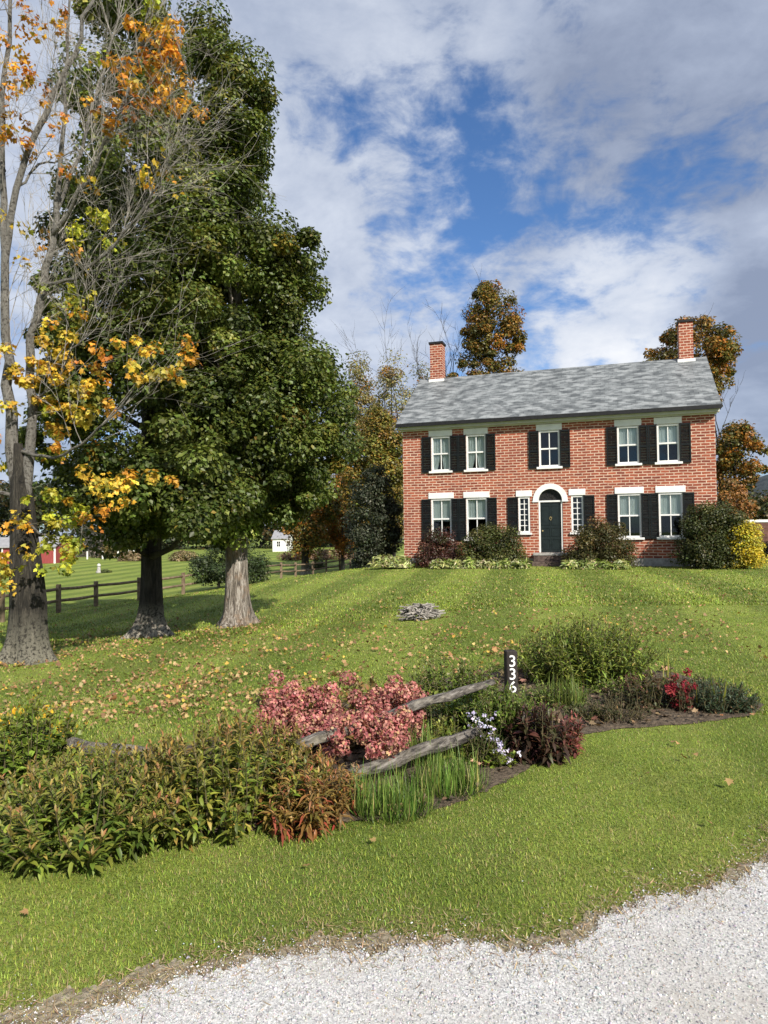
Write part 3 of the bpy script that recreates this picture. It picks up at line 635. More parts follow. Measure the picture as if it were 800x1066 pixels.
# bare trees and limbs
def baretree(label,cx,base,d,top,n,seed,group='trees beyond the house'):
    bb=at(cx,base,d); bb[2]=h(bb[0],bb[1]); rt_=empty('bare_tree',bb,0,label,'tree',group); rg=np.random.default_rng(seed); m=MB(); zt=at(cx,top,d)[2]-bb[2]
    m2=MB()
    for k in range(n):
        a=rg.normal(0,.10,2); limb(m2,(0,0,zt*rg.uniform(.35,.6)),(a[0]*1.8,a[1],1),zt*rg.uniform(.34,.48),.05,3,rg,.30,.5,3,5,.012)
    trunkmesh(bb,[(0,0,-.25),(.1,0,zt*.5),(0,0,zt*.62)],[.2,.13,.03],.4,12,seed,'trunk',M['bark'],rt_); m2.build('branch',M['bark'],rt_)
baretree('leafless dark tree behind the roof, between left chimney and the rust maple',470,588,47,328,5,5)
baretree('leafless thin tree left of the left chimney, among pale trees',428,588,56,362,2,8)
baretree('leafless tree with spreading thin limbs off the right end of the house',752,590,41,395,2,9)
# distant treeline and hill
def treeline(name,label,pts,d,colors,n,size,kind='stuff',rad=2.6):
    cent=[]
    for k in range(n):
        x=R.uniform(pts[0][0],pts[-1][0]); topy=np.interp(x,[p[0] for p in pts],[p[1] for p in pts]); dd=d*R.uniform(.95,1.15)
        p=at(x,topy+R.random()**1.5*(588-topy),dd); cent.append(p)
    cent=np.array(cent); V,Fc,C=clumps(cent,np.full(n,rad)*R.uniform(.6,1.2,n),60,T_quad(.9,.15),size,colors,jit=.25)
    o=raw(name,V,[Fc],M['leaf'],None,C); tag(o,label,'treeline',kind='stuff'); return o
treeline('distant_woods','distant dark mixed woods beyond the meadow on the left',[(-140,500),(0,505),(100,512),(200,515),(300,522),(420,515)],150,[(.03,.04,.017,4),(.06,.06,.025,2),(.12,.08,.03,1),(.10,.10,.06,1)],700,.8)
treeline('distant_scrub','olive and russet scrub in the distance right of the house',[(700,505),(740,512),(775,520),(800,518),(960,505)],95,[(.10,.085,.03,3),(.16,.10,.035,2),(.06,.065,.025,3)],260,.5,rad=1.7)
# hill
hx=np.linspace(-200,2600,90); hyv=np.linspace(0,1,14)
V=[]
prof=np.interp(hx,[-200,600,900,1000,1120,1300,1700,2200,2600],[20,25,34,62,108,190,260,200,120])*(1+.03*np.sin(hx/37)+.02*np.sin(hx/13))
for j,t in enumerate(hyv):
    V.append(np.c_[hx,np.full(90,1700+700*t)+30*np.sin(hx/90),prof*np.sin(t*math.pi/2)**.8-8])
V=np.concatenate(V); i=(np.arange(89)[None]+90*np.arange(13)[:,None]).ravel()
M['hill']=simple('wooded_hillside',(.022,.032,.040),(.05,.062,.066),.03,.95,bs=1,bd=6,detail=8)
tag(raw('hills',V,[np.c_[i,i+1,i+91,i+90]],M['hill'],smooth=True),kind='structure')
# ------------------------------------------------------------------ shrubs
def bush(name,label,c,rx,ry,ht,colors,ncl,per,size,cr,T=None,group=None,cat='shrub',seed=0,updir=.7,flatb=.15,jit=.2,hang=0.,mat='leaf',rz=0,stemr=.012,trans=None):
    c=np.array(c,float); root=empty(name,c,rz,label,cat,group); u=rsph(ncl); u[:,2]=np.abs(u[:,2]); rho=R.uniform(.3,1,ncl)**.4
    cent=np.c_[u[:,0]*rho*(rx-cr*.7),u[:,1]*rho*(ry-cr*.7),flatb*ht+u[:,2]*rho*(ht*(1-flatb)-cr*.7)]
    low=R.random(ncl)<.25; cent[low,2]*=.4
    V,Fc,C=clumps(cent,cr*R.uniform(.65,1.25,ncl),per,T or T_quad(.7,.12),size,colors,jit=jit,updir=updir,hang=hang)
    V[:,2]=np.maximum(V[:,2],.01)
    raw('foliage',V,[Fc],M[mat],root,C)
    m=MB(); rg=np.random.default_rng(seed)
    for k in range(12):
        q=cent[rg.integers(ncl)]; m.tube([(rg.normal(0,rx*.15),rg.normal(0,ry*.15),-.05),(q[0]*.5,q[1]*.5,q[2]*.55),q],[stemr,stemr*.7,stemr*.3],5,False)
    m.build('stem',M['stem'],root); return root
BURG=[(.050,.022,.016,4),(.085,.030,.022,3),(.05,.05,.018,2)]
OLV=[(.07,.085,.022,4),(.105,.11,.03,3),(.036,.045,.013,3),(.12,.10,.03,1)]
OLB=[(.085,.080,.026,4),(.058,.06,.02,3),(.13,.10,.035,1.5),(.11,.06,.025,1)]
DKG=[(.042,.055,.016,4),(.068,.08,.024,3),(.085,.08,.024,1.2)]
YEL=[(.55,.42,.03,4),(.45,.38,.04,3),(.30,.30,.04,1)]
VAR=[(.34,.36,.13,4),(.18,.24,.05,3),(.50,.48,.28,2)]
bush('foundation_shrub','burgundy-brown shrub under the left ground floor windows',hp(-4.45,-1.15),1.05,.85,1.75,BURG,55,200,.07,.35,seed=1)
bush('foundation_shrub','rounded olive green shrub left of the front door',hp(-2.15,-1.25),1.6,1.0,1.95,OLV,100,200,.07,.38,seed=2)
bush('foundation_shrub','rounded olive-brown shrub right of the front door',hp(2.0,-1.2),1.5,1.0,2.15,OLB,100,200,.07,.38,seed=3)
bush('foundation_shrub','big dark green shrub at the right corner of the house',hp(5.95,-1.15),1.5,1.1,2.75,DKG,140,200,.075,.4,seed=4)
bush('foundation_shrub','bright yellow shrub beside the dark green corner shrub',hp(6.95,-1.3),.75,.9,1.95,YEL,60,200,.07,.33,seed=5)
hg='variegated hostas along the house front'
k=0
for u_,b_,sz,lab in ((-5.9,-1.6,1,'variegated yellow hosta clump at the left house corner'),(-6.8,-1.3,1.1,'pale yellow hosta clump standing off the left house corner'),):
    bush('hosta',lab,hp(u_,b_),.55*sz,.45,.5*sz,VAR,16,60,.2,.2,T_lance(.35,.3),hg,'plant',10+k,stemr=.006); k+=1
for u_ in np.linspace(-4.2,-1.0,6):
    bush('hosta','low variegated hosta in the row left of the doorstep',hp(u_,-2.25+R.normal(0,.06)),.42,.35,.42,VAR,12,55,.17,.17,T_lance(.35,.3),hg,'plant',20+k,stemr=.006); k+=1
for u_ in np.linspace(.95,2.6,4):
    bush('hosta','low variegated hosta in the row right of the doorstep',hp(u_,-2.2+R.normal(0,.06)),.40,.35,.40,VAR,12,55,.17,.17,T_lance(.35,.3),hg,'plant',40+k,stemr=.006); k+=1
# dark round shrub on the fence line, far hedges
p=G(240,612,33.5); bush('round_shrub','big round dark green shrub behind the pale trunked maple',p,2.0,1.7,2.75,[(.030,.045,.016,4),(.05,.075,.026,3),(.10,.14,.04,1)],110,190,.09,.45,seed=51)
p=G(364,583,62); bush('small_shrub','small dark shrub on the lawn between the two orange maples',at(330,585,60)*[1,1,0]+[0,0,h(*at(330,585,60)[:2])],.8,.7,1.1,DKG,20,120,.12,.35,seed=52)
for (px,py,d_,w_,h_,colr,lab) in ((112,581,92,2.3,3.2,[(.20,.18,.16,3),(.12,.11,.09,3),(.10,.09,.04,1)],'grey leafless-looking bush at the far edge of the meadow'),(118,581,88,1.6,2.6,[(.12,.10,.03,3),(.20,.16,.05,2),(.06,.06,.025,2)],'olive and gold bush in front of the grey bush'),(95,580,98,3,3.6,[(.17,.16,.15,3),(.09,.085,.075,3)],'wide grey bush left of the white shed')):
    q=at(px,py,d_); bush('meadow_bush',lab,(q[0],q[1],h(q[0],q[1])),w_,w_*.8,h_,colr,50,90,.25,.6,None,'bushes at the far meadow edge','bush',53)
for (x0,x1,lab,cs) in ((122,152,'tan dry weed bank left of the brown trunk',[(.26,.19,.10,3),(.15,.12,.06,2),(.30,.24,.14,2)]),(176,206,'tan dry weed bank right of the brown trunk',[(.28,.22,.12,3),(.17,.15,.06,2)]),(286,390,'long reddish-tan weed bank behind the orange maples',[(.28,.17,.11,3),(.2,.13,.08,2),(.15,.13,.05,1)])):
    xm=(x0+x1)/2; q=at(xm,581,80); bush('weed_bank',lab,(q[0],q[1],h(q[0],q[1])),(x1-x0)/2*80/F,1.2,1.3,cs,60,90,.2,.5,None,'weed banks at the meadow edge','bush',54)
# ------------------------------------------------------------------ fences and far buildings
posts=[(2,648,22.5),(61,638,24.5),(100,631,27.5),(145,624.5,30),(191,619,32),(228,613,36),(262,608,40),(293,602,44),(308,601,46.5),(326,600,49),(340,597,51.5),(354,594.5,54),(365,592.5,57),(376,591,60)]
fp=[G(*p) for p in [(-90,655,20.5)]+posts]
fr_=empty('rail_fence',fp[0],0,'long brown post and rail fence with two rails, crossing the lawn behind the maples','fence'); f0=fp[0]
for p in fp:
    q=p-f0; MB().box(q[0]-.07,q[0]+.07,q[1]-.06,q[1]+.06,q[2]-.3,q[2]+.98).build('post',M['fence'],fr_,bevel=.01)
for a,b_ in zip(fp,fp[1:]):
    for z in (.42,.82):
        A=a-f0+[0,0,z];B_=b_-f0+[0,0,z]; MB().tube([A,(A+B_)/2+[0,0,-.02],B_],[.05,.055,.05],6).build('rail',M['fence'],fr_,True)
def shed(name,label,x0,x1,yb,ye,yr,d,wall,roof,win=(),dep=5,cat='barn',trim=True):
    a=at(x0,yb,d);b_=at(x1,yb,d); z0=h((a[0]+b_[0])/2,d)-.1; z1=at((x0+x1)/2,ye,d)[2]; z2=at((x0+x1)/2,yr,d)[2]; rt_=empty(name,(a[0],d,z0),0,label,cat)
    w=b_[0]-a[0]; H1=z1-z0; H2=z2-z0; m=MB(); m.box(0,w,0,dep,0,H1); m.tri((0,0,H1),(0,dep/2,H2),(0,dep,H1)); m.tri((w,0,H1),(w,dep,H1),(w,dep/2,H2)); m.build('wall',wall,rt_)
    r=MB(); e=.25; sl_=(H2-H1)/(dep/2)
    for s in (0,1):
        ya=-e if not s else dep+e; za=H1-e*sl_+.04
        q=[(-.2,ya,za),(w+.2,ya,za),(w+.2,dep/2,H2+.04),(-.2,dep/2,H2+.04)]; lo=[(p[0],p[1],p[2]+.12) for p in q]
        r.quad(*q); r.quad(*lo); r.quad(q[0],q[1],lo[1],lo[0]); r.quad(q[1],q[2],lo[2],lo[1]); r.quad(q[3],q[0],lo[0],lo[3])
    r.build('roof',roof,rt_)
    if trim:
        t=MB(); 
        for xx in (0,w): t.box(xx-.09,xx+.09,-.05,.04,0,H1-.02)
        t.build('corner_trim',M['white'],rt_)
    for wx,wz,ww,wh in win:
        f=MB().box(wx-ww/2-.1,wx+ww/2+.1,-.06,-.004,wz-.1,wz+wh+.1).build('window',M['white'],rt_)
        g_=MB()
        for ii in (0,1):
            for jj in (0,1): g_.box(wx-ww/2+ii*ww/2+.03,wx-ww/2+(ii+1)*ww/2-.03,-.075,-.061,wz+jj*wh/2+.03,wz+(jj+1)*wh/2-.03)
        g_.build('pane',M['interior'],f)
    return rt_
shed('red_barn','low red barn with white corner trim and window, behind the left maple trunk',-70,57,588,570,561,76,M['redbarn'],M['greyroof'],[(7.0,.7,.8,1.2),(3.2,.7,.8,1.2)])
shed('white_shed','small low white shed far across the meadow, just left of the brown trunk',124,142,574,568.5,566.5,112,M['white'],M['white'],dep=4,cat='shed',trim=False)
shed('white_house','white house glimpsed through branches right of the pale trunk',284,299,573,561,553,118,M['white'],M['greyroof'],[(1.0,.9,.6,.9),(2.6,.9,.6,.9)],dep=7,cat='house',trim=False)
# white posts of a pasture fence
wp=[G(x,583,86) for x in (60,76,91,107,123)]
wf=empty('pasture_fence',wp[0],0,'wire pasture fence with thin white posts, far side of the meadow','fence')
for p in wp: q=p-wp[0]; MB().box(q[0]-.07,q[0]+.07,q[1]-.07,q[1]+.07,q[2]-.2,q[2]+.95).build('post',M['white'],wf)
wr=MB()
for z in (.3,.6,.85): wr.tube([p-wp[0]+[0,0,z] for p in wp],[.015]*5,4)
wr.build('wire',M['fence'],wf)
# garden ornament in the meadow
q=G(103,596,62); go=empty('garden_ornament',q,0,'small grey stone ornament with white cap alone in the far meadow','ornament')
m=MB(); m.tube([(0,0,-.1),(0,0,.12),(0,0,.2),(0,0,.55)],[.26,.25,.15,.12],12); m.build('pedestal',M['stone'],go,True)
m=MB(); m.tube([(0,0,.551),(0,0,.62),(0,0,.72),(0,0,.8)],[.14,.17,.14,.06],12); m.build('cap',M['trimgrey'],go,True)
bush('meadow_tuft','small dark tuft of weeds beside the stone ornament',q+[.6,.1,0],.55,.4,.3,DKG,10,60,.1,.14,None,None,'weeds',58)
# white railed bank to the right of the house
q0=G(768,552,44); q1=G(980,552,46); wb_=empty('white_rail_wall',q0,0,'low dark board wall with white top rail at the right edge','wall')
dv=q1-q0; L_=np.linalg.norm(dv[:2]); wb_.rotation_euler=(0,0,math.atan2(dv[1],dv[0])); ztop=at(790,541,44)[2]-q0[2]
MB().box(0,L_,-.06,.1,ztop-.16,ztop).build('top_rail',M['white'],wb_,bevel=.01)
m=MB()
for z in np.arange(-.3,ztop-.2,.2): m.box(0,L_,0,.04,z,z+.185)
m.build('board',simple('red_brown_boards',(.07,.035,.028),(.14,.07,.055),4,.9),wb_)
for x in np.arange(.2,L_,2.4): MB().box(x-.07,x+.07,-.055,-.002,-.4,ztop-.162).build('post',M['fence'],wb_)
bush('hedge','dark low hedge in front of the white railed wall',(G(800,570,37.5)+[1.2,0,0]),2.4,.8,1.05,[(.018,.022,.010,3),(.03,.03,.014,2)],70,130,.08,.33,None,None,'hedge',59)
# ------------------------------------------------------------------ garden bed (near)
V,F4=soilsheet(); tag(raw('bed_soil',V,[F4],M['soil'],smooth=True),kind='structure')
def onflat(px,py): x,y=flat(px,py); return np.array([x,y,h(x,y)])
def stemplant(name,label,c,rx,ry,ht,nst,perst,T,size,colors,cat='plant',group=None,droop=.3,lean=.25,topcol=None,prof=None,stemm='stem',seed=0,basecol=None,rz=0,whorl=True,mat='leaf',tsz=1.0,splay=None):
    """bundles of leafy stems rising from the ground, leaves spiralling up each stem"""
    c=np.array(c,float); root=empty(name,c,rz,label,cat,group); rg=np.random.default_rng(seed+100); m=MB(); P=[];Nn=[];A=[];Cc=[];Sz=[]
    for s in range(nst):
        a=rg.uniform(0,6.283); r_=rg.random()**.5; x=rx*r_*math.cos(a); y=ry*r_*math.sin(a); hh=ht*rg.uniform(.72,1.08)*(1-.45*r_**3)
        if prof: hh*=prof(x/rx)
        top=np.array([x*(1+lean)+rg.normal(0,.03),y*(1+lean)+rg.normal(0,.03),hh]); bot=np.array([x*.8,y*.8,0.])
        midp=(top+bot)/2+np.array([rg.normal(0,.015),rg.normal(0,.015),0]); m.tube([bot-[0,0,.03],midp,top],[.004,.0035,.002],3,False)
        n=perst; t=np.linspace(.05,1,n)**.9; pos=bot+(top-bot)*t[:,None]; ang=np.arange(n)*2.4+rg.uniform(0,6.28)
        el=np.interp(t,[0,.5,1],[-.25,.15,1.0])+rg.normal(0,.42,n)-droop*.5
        ax=np.c_[np.cos(ang)*np.cos(el),np.sin(ang)*np.cos(el),np.sin(el)]; nn=np.c_[-np.cos(ang)*np.sin(el),-np.sin(ang)*np.sin(el),np.cos(el)]
        P.append(pos);A.append(ax);Nn.append(nn+rg.normal(0,.15,(n,3))); Sz.append(size*np.interp(t,[0,.3,.75,1],[.8,1.1,1,.5*tsz])*rg.uniform(.75,1.2,n))
        cc=pal(n,colors,.2)*math.exp(rg.normal(0,.12))
        if topcol is not None:
            w=np.clip((t-.74)/.26,0,1)[:,None]*rg.uniform(.15,1); cc=cc*(1-w)+pal(n,topcol,.2)*w
        if basecol is not None:
            w=np.clip((.35-t)/.3,0,1)[:,None]; cc=cc*(1-w)+pal(n,basecol,.2)*w
        Cc.append(cc)
    V,Fc,C=scatter(T,np.concatenate(P),np.concatenate(Nn),np.concatenate(A),np.concatenate(Sz),np.concatenate(Cc))
    V[:,2]=np.maximum(V[:,2],.004)
    raw('foliage',V,[Fc],M[mat],root,C); m.build('stem',M[stemm],root); return root
GL=[(.15,.205,.030,4),(.22,.27,.042,3),(.09,.13,.024,3),(.29,.26,.06,1)]
RT=[(.36,.22,.08,3),(.40,.15,.08,3),(.30,.20,.07,2)]
BR=[(.24,.14,.04,4),(.32,.20,.06,3),(.18,.13,.03,3),(.30,.08,.04,1)]
RED=[(.25,.03,.03,3),(.35,.06,.04,2)]
p=onflat(85,872); stemplant('lance_leaf_perennial','large green lance-leaved clump with pinkish tips, at the left front of the bed',p,.52,.50,.43,210,36,T_lance(.34,.2),.070,GL,topcol=RT,seed=1,droop=-.1,prof=lambda t:1.05-.22*(t-.4)**2)
p=onflat(235,850); stemplant('lance_leaf_perennial','tall yellowing lance-leaved clump with rusty tips, in the middle of the front bed',p,.48,.50,.50,210,36,T_lance(.34,.25),.070,[(.16,.20,.030,4),(.25,.27,.042,3),(.10,.135,.026,3),(.33,.26,.06,1)],topcol=RT,seed=2,droop=-.05,prof=lambda t:1.06-.15*t*t)
p=onflat(318,852); stemplant('russet_perennial','rust-orange dying clump with red stems, next to the strappy green clump',p,.26,.32,.33,80,22,T_lance(.22,.4),.085,BR,topcol=RT,basecol=RED,seed=3)
p=onflat(18,815); stemplant('yellow_flowered_plant','glossy green plant with yellow and orange flowers at the left edge of the bed',p,.34,.30,.62,110,26,T_quad(.7,.1),.058,[(.13,.19,.025,4),(.20,.26,.04,3),(.08,.12,.02,2)],seed=4,topcol=[(.2,.22,.03,3),(.6,.35,.03,1),(.12,.15,.02,2)])
fl_=bpy.data.objects
def flowers(parent,cent,rad,per,size,colors,name='flower',T=None,flat=.8,mat='petal'):
    V,Fc,C=clumps(np.array(cent),np.array(rad),per,T or T_petal(),size,colors,flat,.15,.6,True,.3); return raw(name,V,[Fc],M[mat],parent,C)
yf=[o for o in COL.objects if o.name.startswith('yellow_flowered_plant')][0]
for px,py in ((18,742),(28,756),(34,760),(62,758),(48,740),(5,752)):
    q=at(px,py,4.9)-np.array(yf.location); flowers(yf,[q],[.025],14,.035,[(.65,.38,.03,3),(.6,.45,.05,2)])
# pink hydrangea
p=onflat(352,772); hy=stemplant('hydrangea','hydrangea bush covered in dusty pink flower heads, behind the split rails',p,.50,.30,.50,70,16,T_quad(.65,.1),.085,[(.15,.12,.03,3),(.26,.14,.05,3),(.10,.10,.02,2),(.33,.20,.06,1)],seed=5,topcol=[(.32,.17,.08,2),(.25,.2,.06,1)])
PK=[(.42,.155,.145,4),(.50,.245,.195,3),(.32,.09,.095,2.5),(.48,.31,.17,1.6)]
hc=[(275,738),(290,745),(285,728),(300,730),(310,742),(305,755),(320,748),(322,728),(330,740),(335,755),(342,765),(350,758),(352,745),(345,730),(318,765),(298,765),(280,752),(268,755),(340,780),(356,772),(328,720),(300,715),(312,722),
 (400,745),(388,750),(395,762),(405,758),(415,750),(408,735),(420,738),(425,725),(432,735),(415,720),(405,715),(430,712),(438,722),(380,760),(390,775),(402,775),(412,768),(396,732),(384,740),(412,705),(420,715),(372,752),(365,742),(288,700),(345,712),(370,720),(362,700)]
for _ in range(42):
    a=R.uniform(0,6.28); q_=R.random()**.5; left_=R.random()<.58; hc.append((312+46*q_*math.cos(a),742+34*q_*math.sin(a)) if left_ else (408+32*q_*math.cos(a),740+30*q_*math.sin(a)))
for j,(px,py) in enumerate(hc):
    d_=4.8+.6*((790-py)/100)+R.uniform(-.1,.1)-(.38 if 345<px<425 and py>735 else 0); q=at(px,py+6,d_)-p; n_=150
    u=rsph(n_); pos=q+u*np.array([.062,.06,.058])*R.uniform(.7,1.05,(n_,1)); V,Fc,C=scatter(T_petal(),pos,u+R.normal(0,.35,(n_,3)),R.normal(0,1,(n_,3)),.023*R.uniform(.7,1.3,n_),pal(n_,PK,.16)*math.exp(R.normal(0,.12)))
    raw('flower_head',V,[Fc],M['petal'],hy,C)
# strappy green clump
def strappy(name,label,c,rx,ry,L,n,colors,seed,w=.035,bend=.5,up=1.6,cat='plant'):
    c=np.array(c,float); root=empty(name,c,0,label,cat); rg=np.random.default_rng(seed); a=rg.uniform(0,6.28,n); r_=rg.random(n)**.5
    pos=np.c_[rx*r_*np.cos(a),ry*r_*np.sin(a),np.zeros(n)]; out=np.c_[np.cos(a)*r_*.7+rg.normal(0,.6,n),np.sin(a)*r_*.7+rg.normal(0,.6,n),np.full(n,up)*rg.uniform(.55,1.2,n)]
    out=unit(out); side=np.c_[-out[:,1],out[:,0],np.zeros(n)]; nn=np.cross(unit(side+1e-6),out)
    nn=np.where(nn[:,2:3]>0,-nn,nn)
    T=(np.array([(-w/2,0,0),(w/2,0,0),(-w*.5,.35,.02),(w*.5,.35,.02),(-w*.4,.7,.12*bend*2),(w*.4,.7,.12*bend*2),(0,1,.36*bend*2)])*[1,1,-1],np.array([(0,1,3),(0,3,2),(2,3,5),(2,5,4),(4,5,6)]))
    V,Fc,C=scatter(T,pos,nn,out,L*rg.uniform(.6,1.1,n),pal(n,colors,.2)); V[:,2]=np.maximum(V[:,2],.004); raw('foliage',V,[Fc],M['leaf'],root,C); return root
SG=[(.12,.20,.036,4),(.19,.28,.055,3),(.08,.14,.028,2),(.34,.32,.11,1)]
strappy('daylily_clump','upright strappy green clump in front of the lower split rail',onflat(408,848),.22,.16,.22,460,SG,1,.03,.85,1.25)
strappy('daylily_clump','strappy green clump under the right end of the lower split rail',onflat(468,826),.18,.14,.22,380,SG,2,.03,.85,1.25)
strappy('grassy_tuft','small tuft of pale strap leaves beside the pink hydrangea',onflat(445,800),.12,.1,.3,90,[(.16,.22,.05,3),(.25,.27,.08,1)],3)
strappy('grassy_tuft','small yellowing tuft in front of the big leafy bush',onflat(590,742),.12,.1,.3,90,[(.12,.17,.035,3),(.2,.22,.06,1)],6)
# rails + number post
POST=at(533,756,5.6); POST[2]=h(POST[0],POST[1]); 
sf=empty('split_rail_fence',onflat(300,838),0,'low grey weathered split rail fence running through the flower bed','fence'); s0=np.array(sf.location)
def rail(p0,p1,r,seed):
    rg=np.random.default_rng(seed); ph=rg.uniform(0,6.28,4); n=14; pts=[p0+(p1-p0)*t+rg.normal(0,.006,3) for t in np.linspace(0,1,n)]
    rad=[r*(1+.08*rg.normal()) for _ in range(n)]; rad[0]*=.7; rad[-1]*=.7
    w=lambda i,t:1+.16*math.cos(2*t+ph[0])+.10*math.cos(5*t+ph[1])+.07*math.cos(9*t+ph[2]+i*.3)
    m=MB(); m.tube([p-s0 for p in pts],rad,20,True,w); o=m.build('rail',M['rail'],sf,True); return o
def railmat():
    m,nt,b=newmat('weathered_split_rail'); v=objco(nt); mp=nt.nodes.new('ShaderNodeMapping'); mp.inputs['Rotation'].default_value=(0,0,-.9); mp.inputs['Scale'].default_value=(.12,1,1); nt.links.new(v,mp.inputs[0])
    mp2=nt.nodes.new('ShaderNodeMapping'); mp2.inputs['Scale'].default_value=(2.5,26,26); nt.links.new(v,mp2.inputs[0])
    mp.inputs['Scale'].default_value=(1,1,1)
    mp2=nt.nodes.new('ShaderNodeMapping'); mp2.inputs['Scale'].default_value=(4,40,40); nt.links.new(mp.outputs[0],mp2.inputs[0])
    f=noise(nt,mp2.outputs[0],1,6,.7,.3); g=noise(nt,v,11,4)
    c=ramp(nt,f,[(.37,(.016,.014,.012)),(.5,(.10,.088,.075)),(.66,(.25,.23,.205))]); c=mix(nt,ramp(nt,g,[(.5,(0,0,0)),(.7,(.5,.5,.5))]),c,(.30,.27,.20))
    nt.links.new(c,b.inputs['Base Color']); b.inputs['Roughness'].default_value=.95; bump(nt,b,f,1,.02); return m
M['rail']=railmat()
pL=at(262,792,4.25); pR=at(514,710,5.45)
rail(pL,pR,.036,1); rail(at(285,834,3.98),at(500,761,4.95),.034,2); rail(at(62,776,4.75),at(268,797,4.28),.038,3)
m=MB(); q=at(262,792,4.25)-s0; gz=h(q[0]+s0[0],q[1]+s0[1])-s0[2]
m.tube([(q[0],q[1]+.09,gz-.2),(q[0],q[1]+.09,q[2]-.02)],[.065,.06],12,True,lambda i,t:1+.1*math.cos(3*t)); m.build('post',M['rail'],sf,True)
np_=empty('number_post',POST,.12,'dark square wooden post with white house numbers 336 reading downwards','post')
ptop=at(533,677,POST[1])[2]-POST[2]
m=MB().box(-.043,.043,-.043,.043,-.3,ptop); m.build('post',M['postdark'],np_,bevel=.006)
for ch,py in (('3',689),('3',702.5),('6',716)):
    cu=bpy.data.curves.new('digit','FONT'); cu.body=ch; cu.size=.125; cu.extrude=.003; cu.offset=.0008; cu.align_x='CENTER'; cu.align_y='CENTER'
    ob=bpy.data.objects.new('t',cu); COL.objects.link(ob); dg=bpy.context.evaluated_depsgraph_get(); me=bpy.data.meshes.new_from_object(ob.evaluated_get(dg)); bpy.data.objects.remove(ob)
    me.materials.clear(); me.materials.append(M['white']); o=bpy.data.objects.new('digit',me); COL.objects.link(o); o.parent=np_; o.rotation_euler=(math.pi/2,0,0); o.location=(0,-.0475,at(533,py,POST[1]-.05)[2]-POST[2])
# feathery green plants about the post
YGP=[(.24,.27,.05,4),(.15,.20,.035,3),(.33,.30,.08,1)]
FG=[(.13,.195,.034,4),(.19,.255,.047,3),(.09,.13,.025,3),(.26,.28,.08,1)]
stemplant('leafy_perennial','tall fresh green leafy plant left of the number post',onflat(524,784),.17,.13,.47,110,26,T_quad(.5,.1),.055,FG,seed=11)
stemplant('leafy_perennial','green leafy plant against the base of the number post',onflat(548,772),.17,.14,.33,60,22,T_quad(.45,.1),.05,FG,seed=12)
stemplant('seedhead_plant','green plant with dark brown seed heads behind the upper rail',onflat(472,742),.34,.22,.46,90,20,T_quad(.5,.1),.062,FG,seed=13,topcol=[(.08,.06,.03,3),(.12,.10,.04,2)])
stemplant('seedhead_plant','sparse dark-topped plant right of the pink hydrangea',onflat(452,770),.16,.2,.34,34,16,T_quad(.5,.1),.05,[(.08,.11,.025,3),(.13,.14,.03,2),(.2,.18,.05,1)],seed=14)
p=onflat(505,798); asx=stemplant('aster','aster with many pale lilac flowers in front of the leafy plant',p,.10,.12,.30,34,12,T_lance(.25,.2),.04,[(.09,.12,.03,3),(.06,.09,.02,2)],seed=15)
asC=[];
for k_ in range(46):
    t=R.random(); q=at(490+38*t+R.normal(0,5),742+42*t+R.normal(0,7),p[1]-.08+R.normal(0,.05))-p; asC.append(q)
for q in asC: flowers(asx,[q],[.010],10,.014,[(.50,.46,.66,4),(.64,.60,.74,2)])
stemplant('burgundy_shrub','dark bronze-burgundy leaved shrub right of the number post',onflat(563,792),.19,.17,.37,60,20,T_lance(.34,.2),.085,[(.045,.026,.018,4),(.085,.038,.026,3),(.06,.055,.025,2),(.12,.05,.04,1)],seed=16)
stemplant('pinkish_shrub','pinkish-bronze leaved clump at the right of the burgundy shrub',onflat(592,786),.08,.1,.26,26,16,T_lance(.3,.2),.07,[(.30,.09,.08,3),(.16,.06,.045,3),(.08,.05,.03,1)],seed=17)
stemplant('yellowing_plant','loose yellow-green leafy plant between the two split rails',onflat(462,792),.22,.14,.27,46,14,T_quad(.6,.1),.055,YGP,seed=41)
stemplant('leafy_perennial','fresh green leafy plant filling the gap behind the lilac aster',onflat(488,768),.20,.14,.36,60,20,T_quad(.55,.1),.06,FG,seed=42)
stemplant('low_leafy_plant','low yellow-green leafy plant at the edge of the soil, before the aster',onflat(520,800),.10,.08,.12,22,10,T_quad(.7,.1),.05,[(.22,.26,.04,3),(.12,.16,.03,2)],seed=18)
stemplant('willowy_bush','large mounded bright green leafy bush behind the number post',onflat(612,716)+[0,.1,0],.62,.55,.66,230,30,T_lance(.26,.25),.085,[(.16,.21,.035,4),(.23,.28,.05,3),(.10,.14,.025,3),(.32,.34,.08,1)],seed=19)
stemplant('willowy_bush','low green leafy plant right of the number post, below the big bush',onflat(575,738),.28,.16,.22,60,16,T_lance(.24,.25),.06,FG,seed=20)
stemplant('sedum','brown-green sedum with dull maroon heads, behind the red one',onflat(668,742),.26,.22,.32,70,16,T_quad(.5,.1),.05,[(.07,.075,.03,3),(.10,.07,.035,3),(.05,.06,.025,2)],seed=21,topcol=[(.10,.02,.022,2),(.16,.05,.04,1)])
stemplant('sedum','brownish dying perennial at the front of the right bed',onflat(640,754),.26,.14,.2,50,14,T_lance(.2,.2),.05,[(.10,.085,.04,3),(.14,.10,.06,2),(.06,.07,.03,2)],seed=22)
p=onflat(708,745); rs=stemplant('red_sedum','small plant with crimson flower heads, left of the blue-green mound',p,.09,.10,.30,26,12,T_quad(.5,.1),.045,[(.07,.05,.03,2),(.16,.03,.03,3)],seed=23)
for q in [at(705+R.normal(0,6),712+R.normal(0,6),p[1]+R.normal(0,.05))-p for _ in range(14)]+[at(703,733,p[1])-p]: flowers(rs,[q],[.03],40,.02,[(.22,.018,.03,4),(.30,.05,.05,2)],'flower_head')
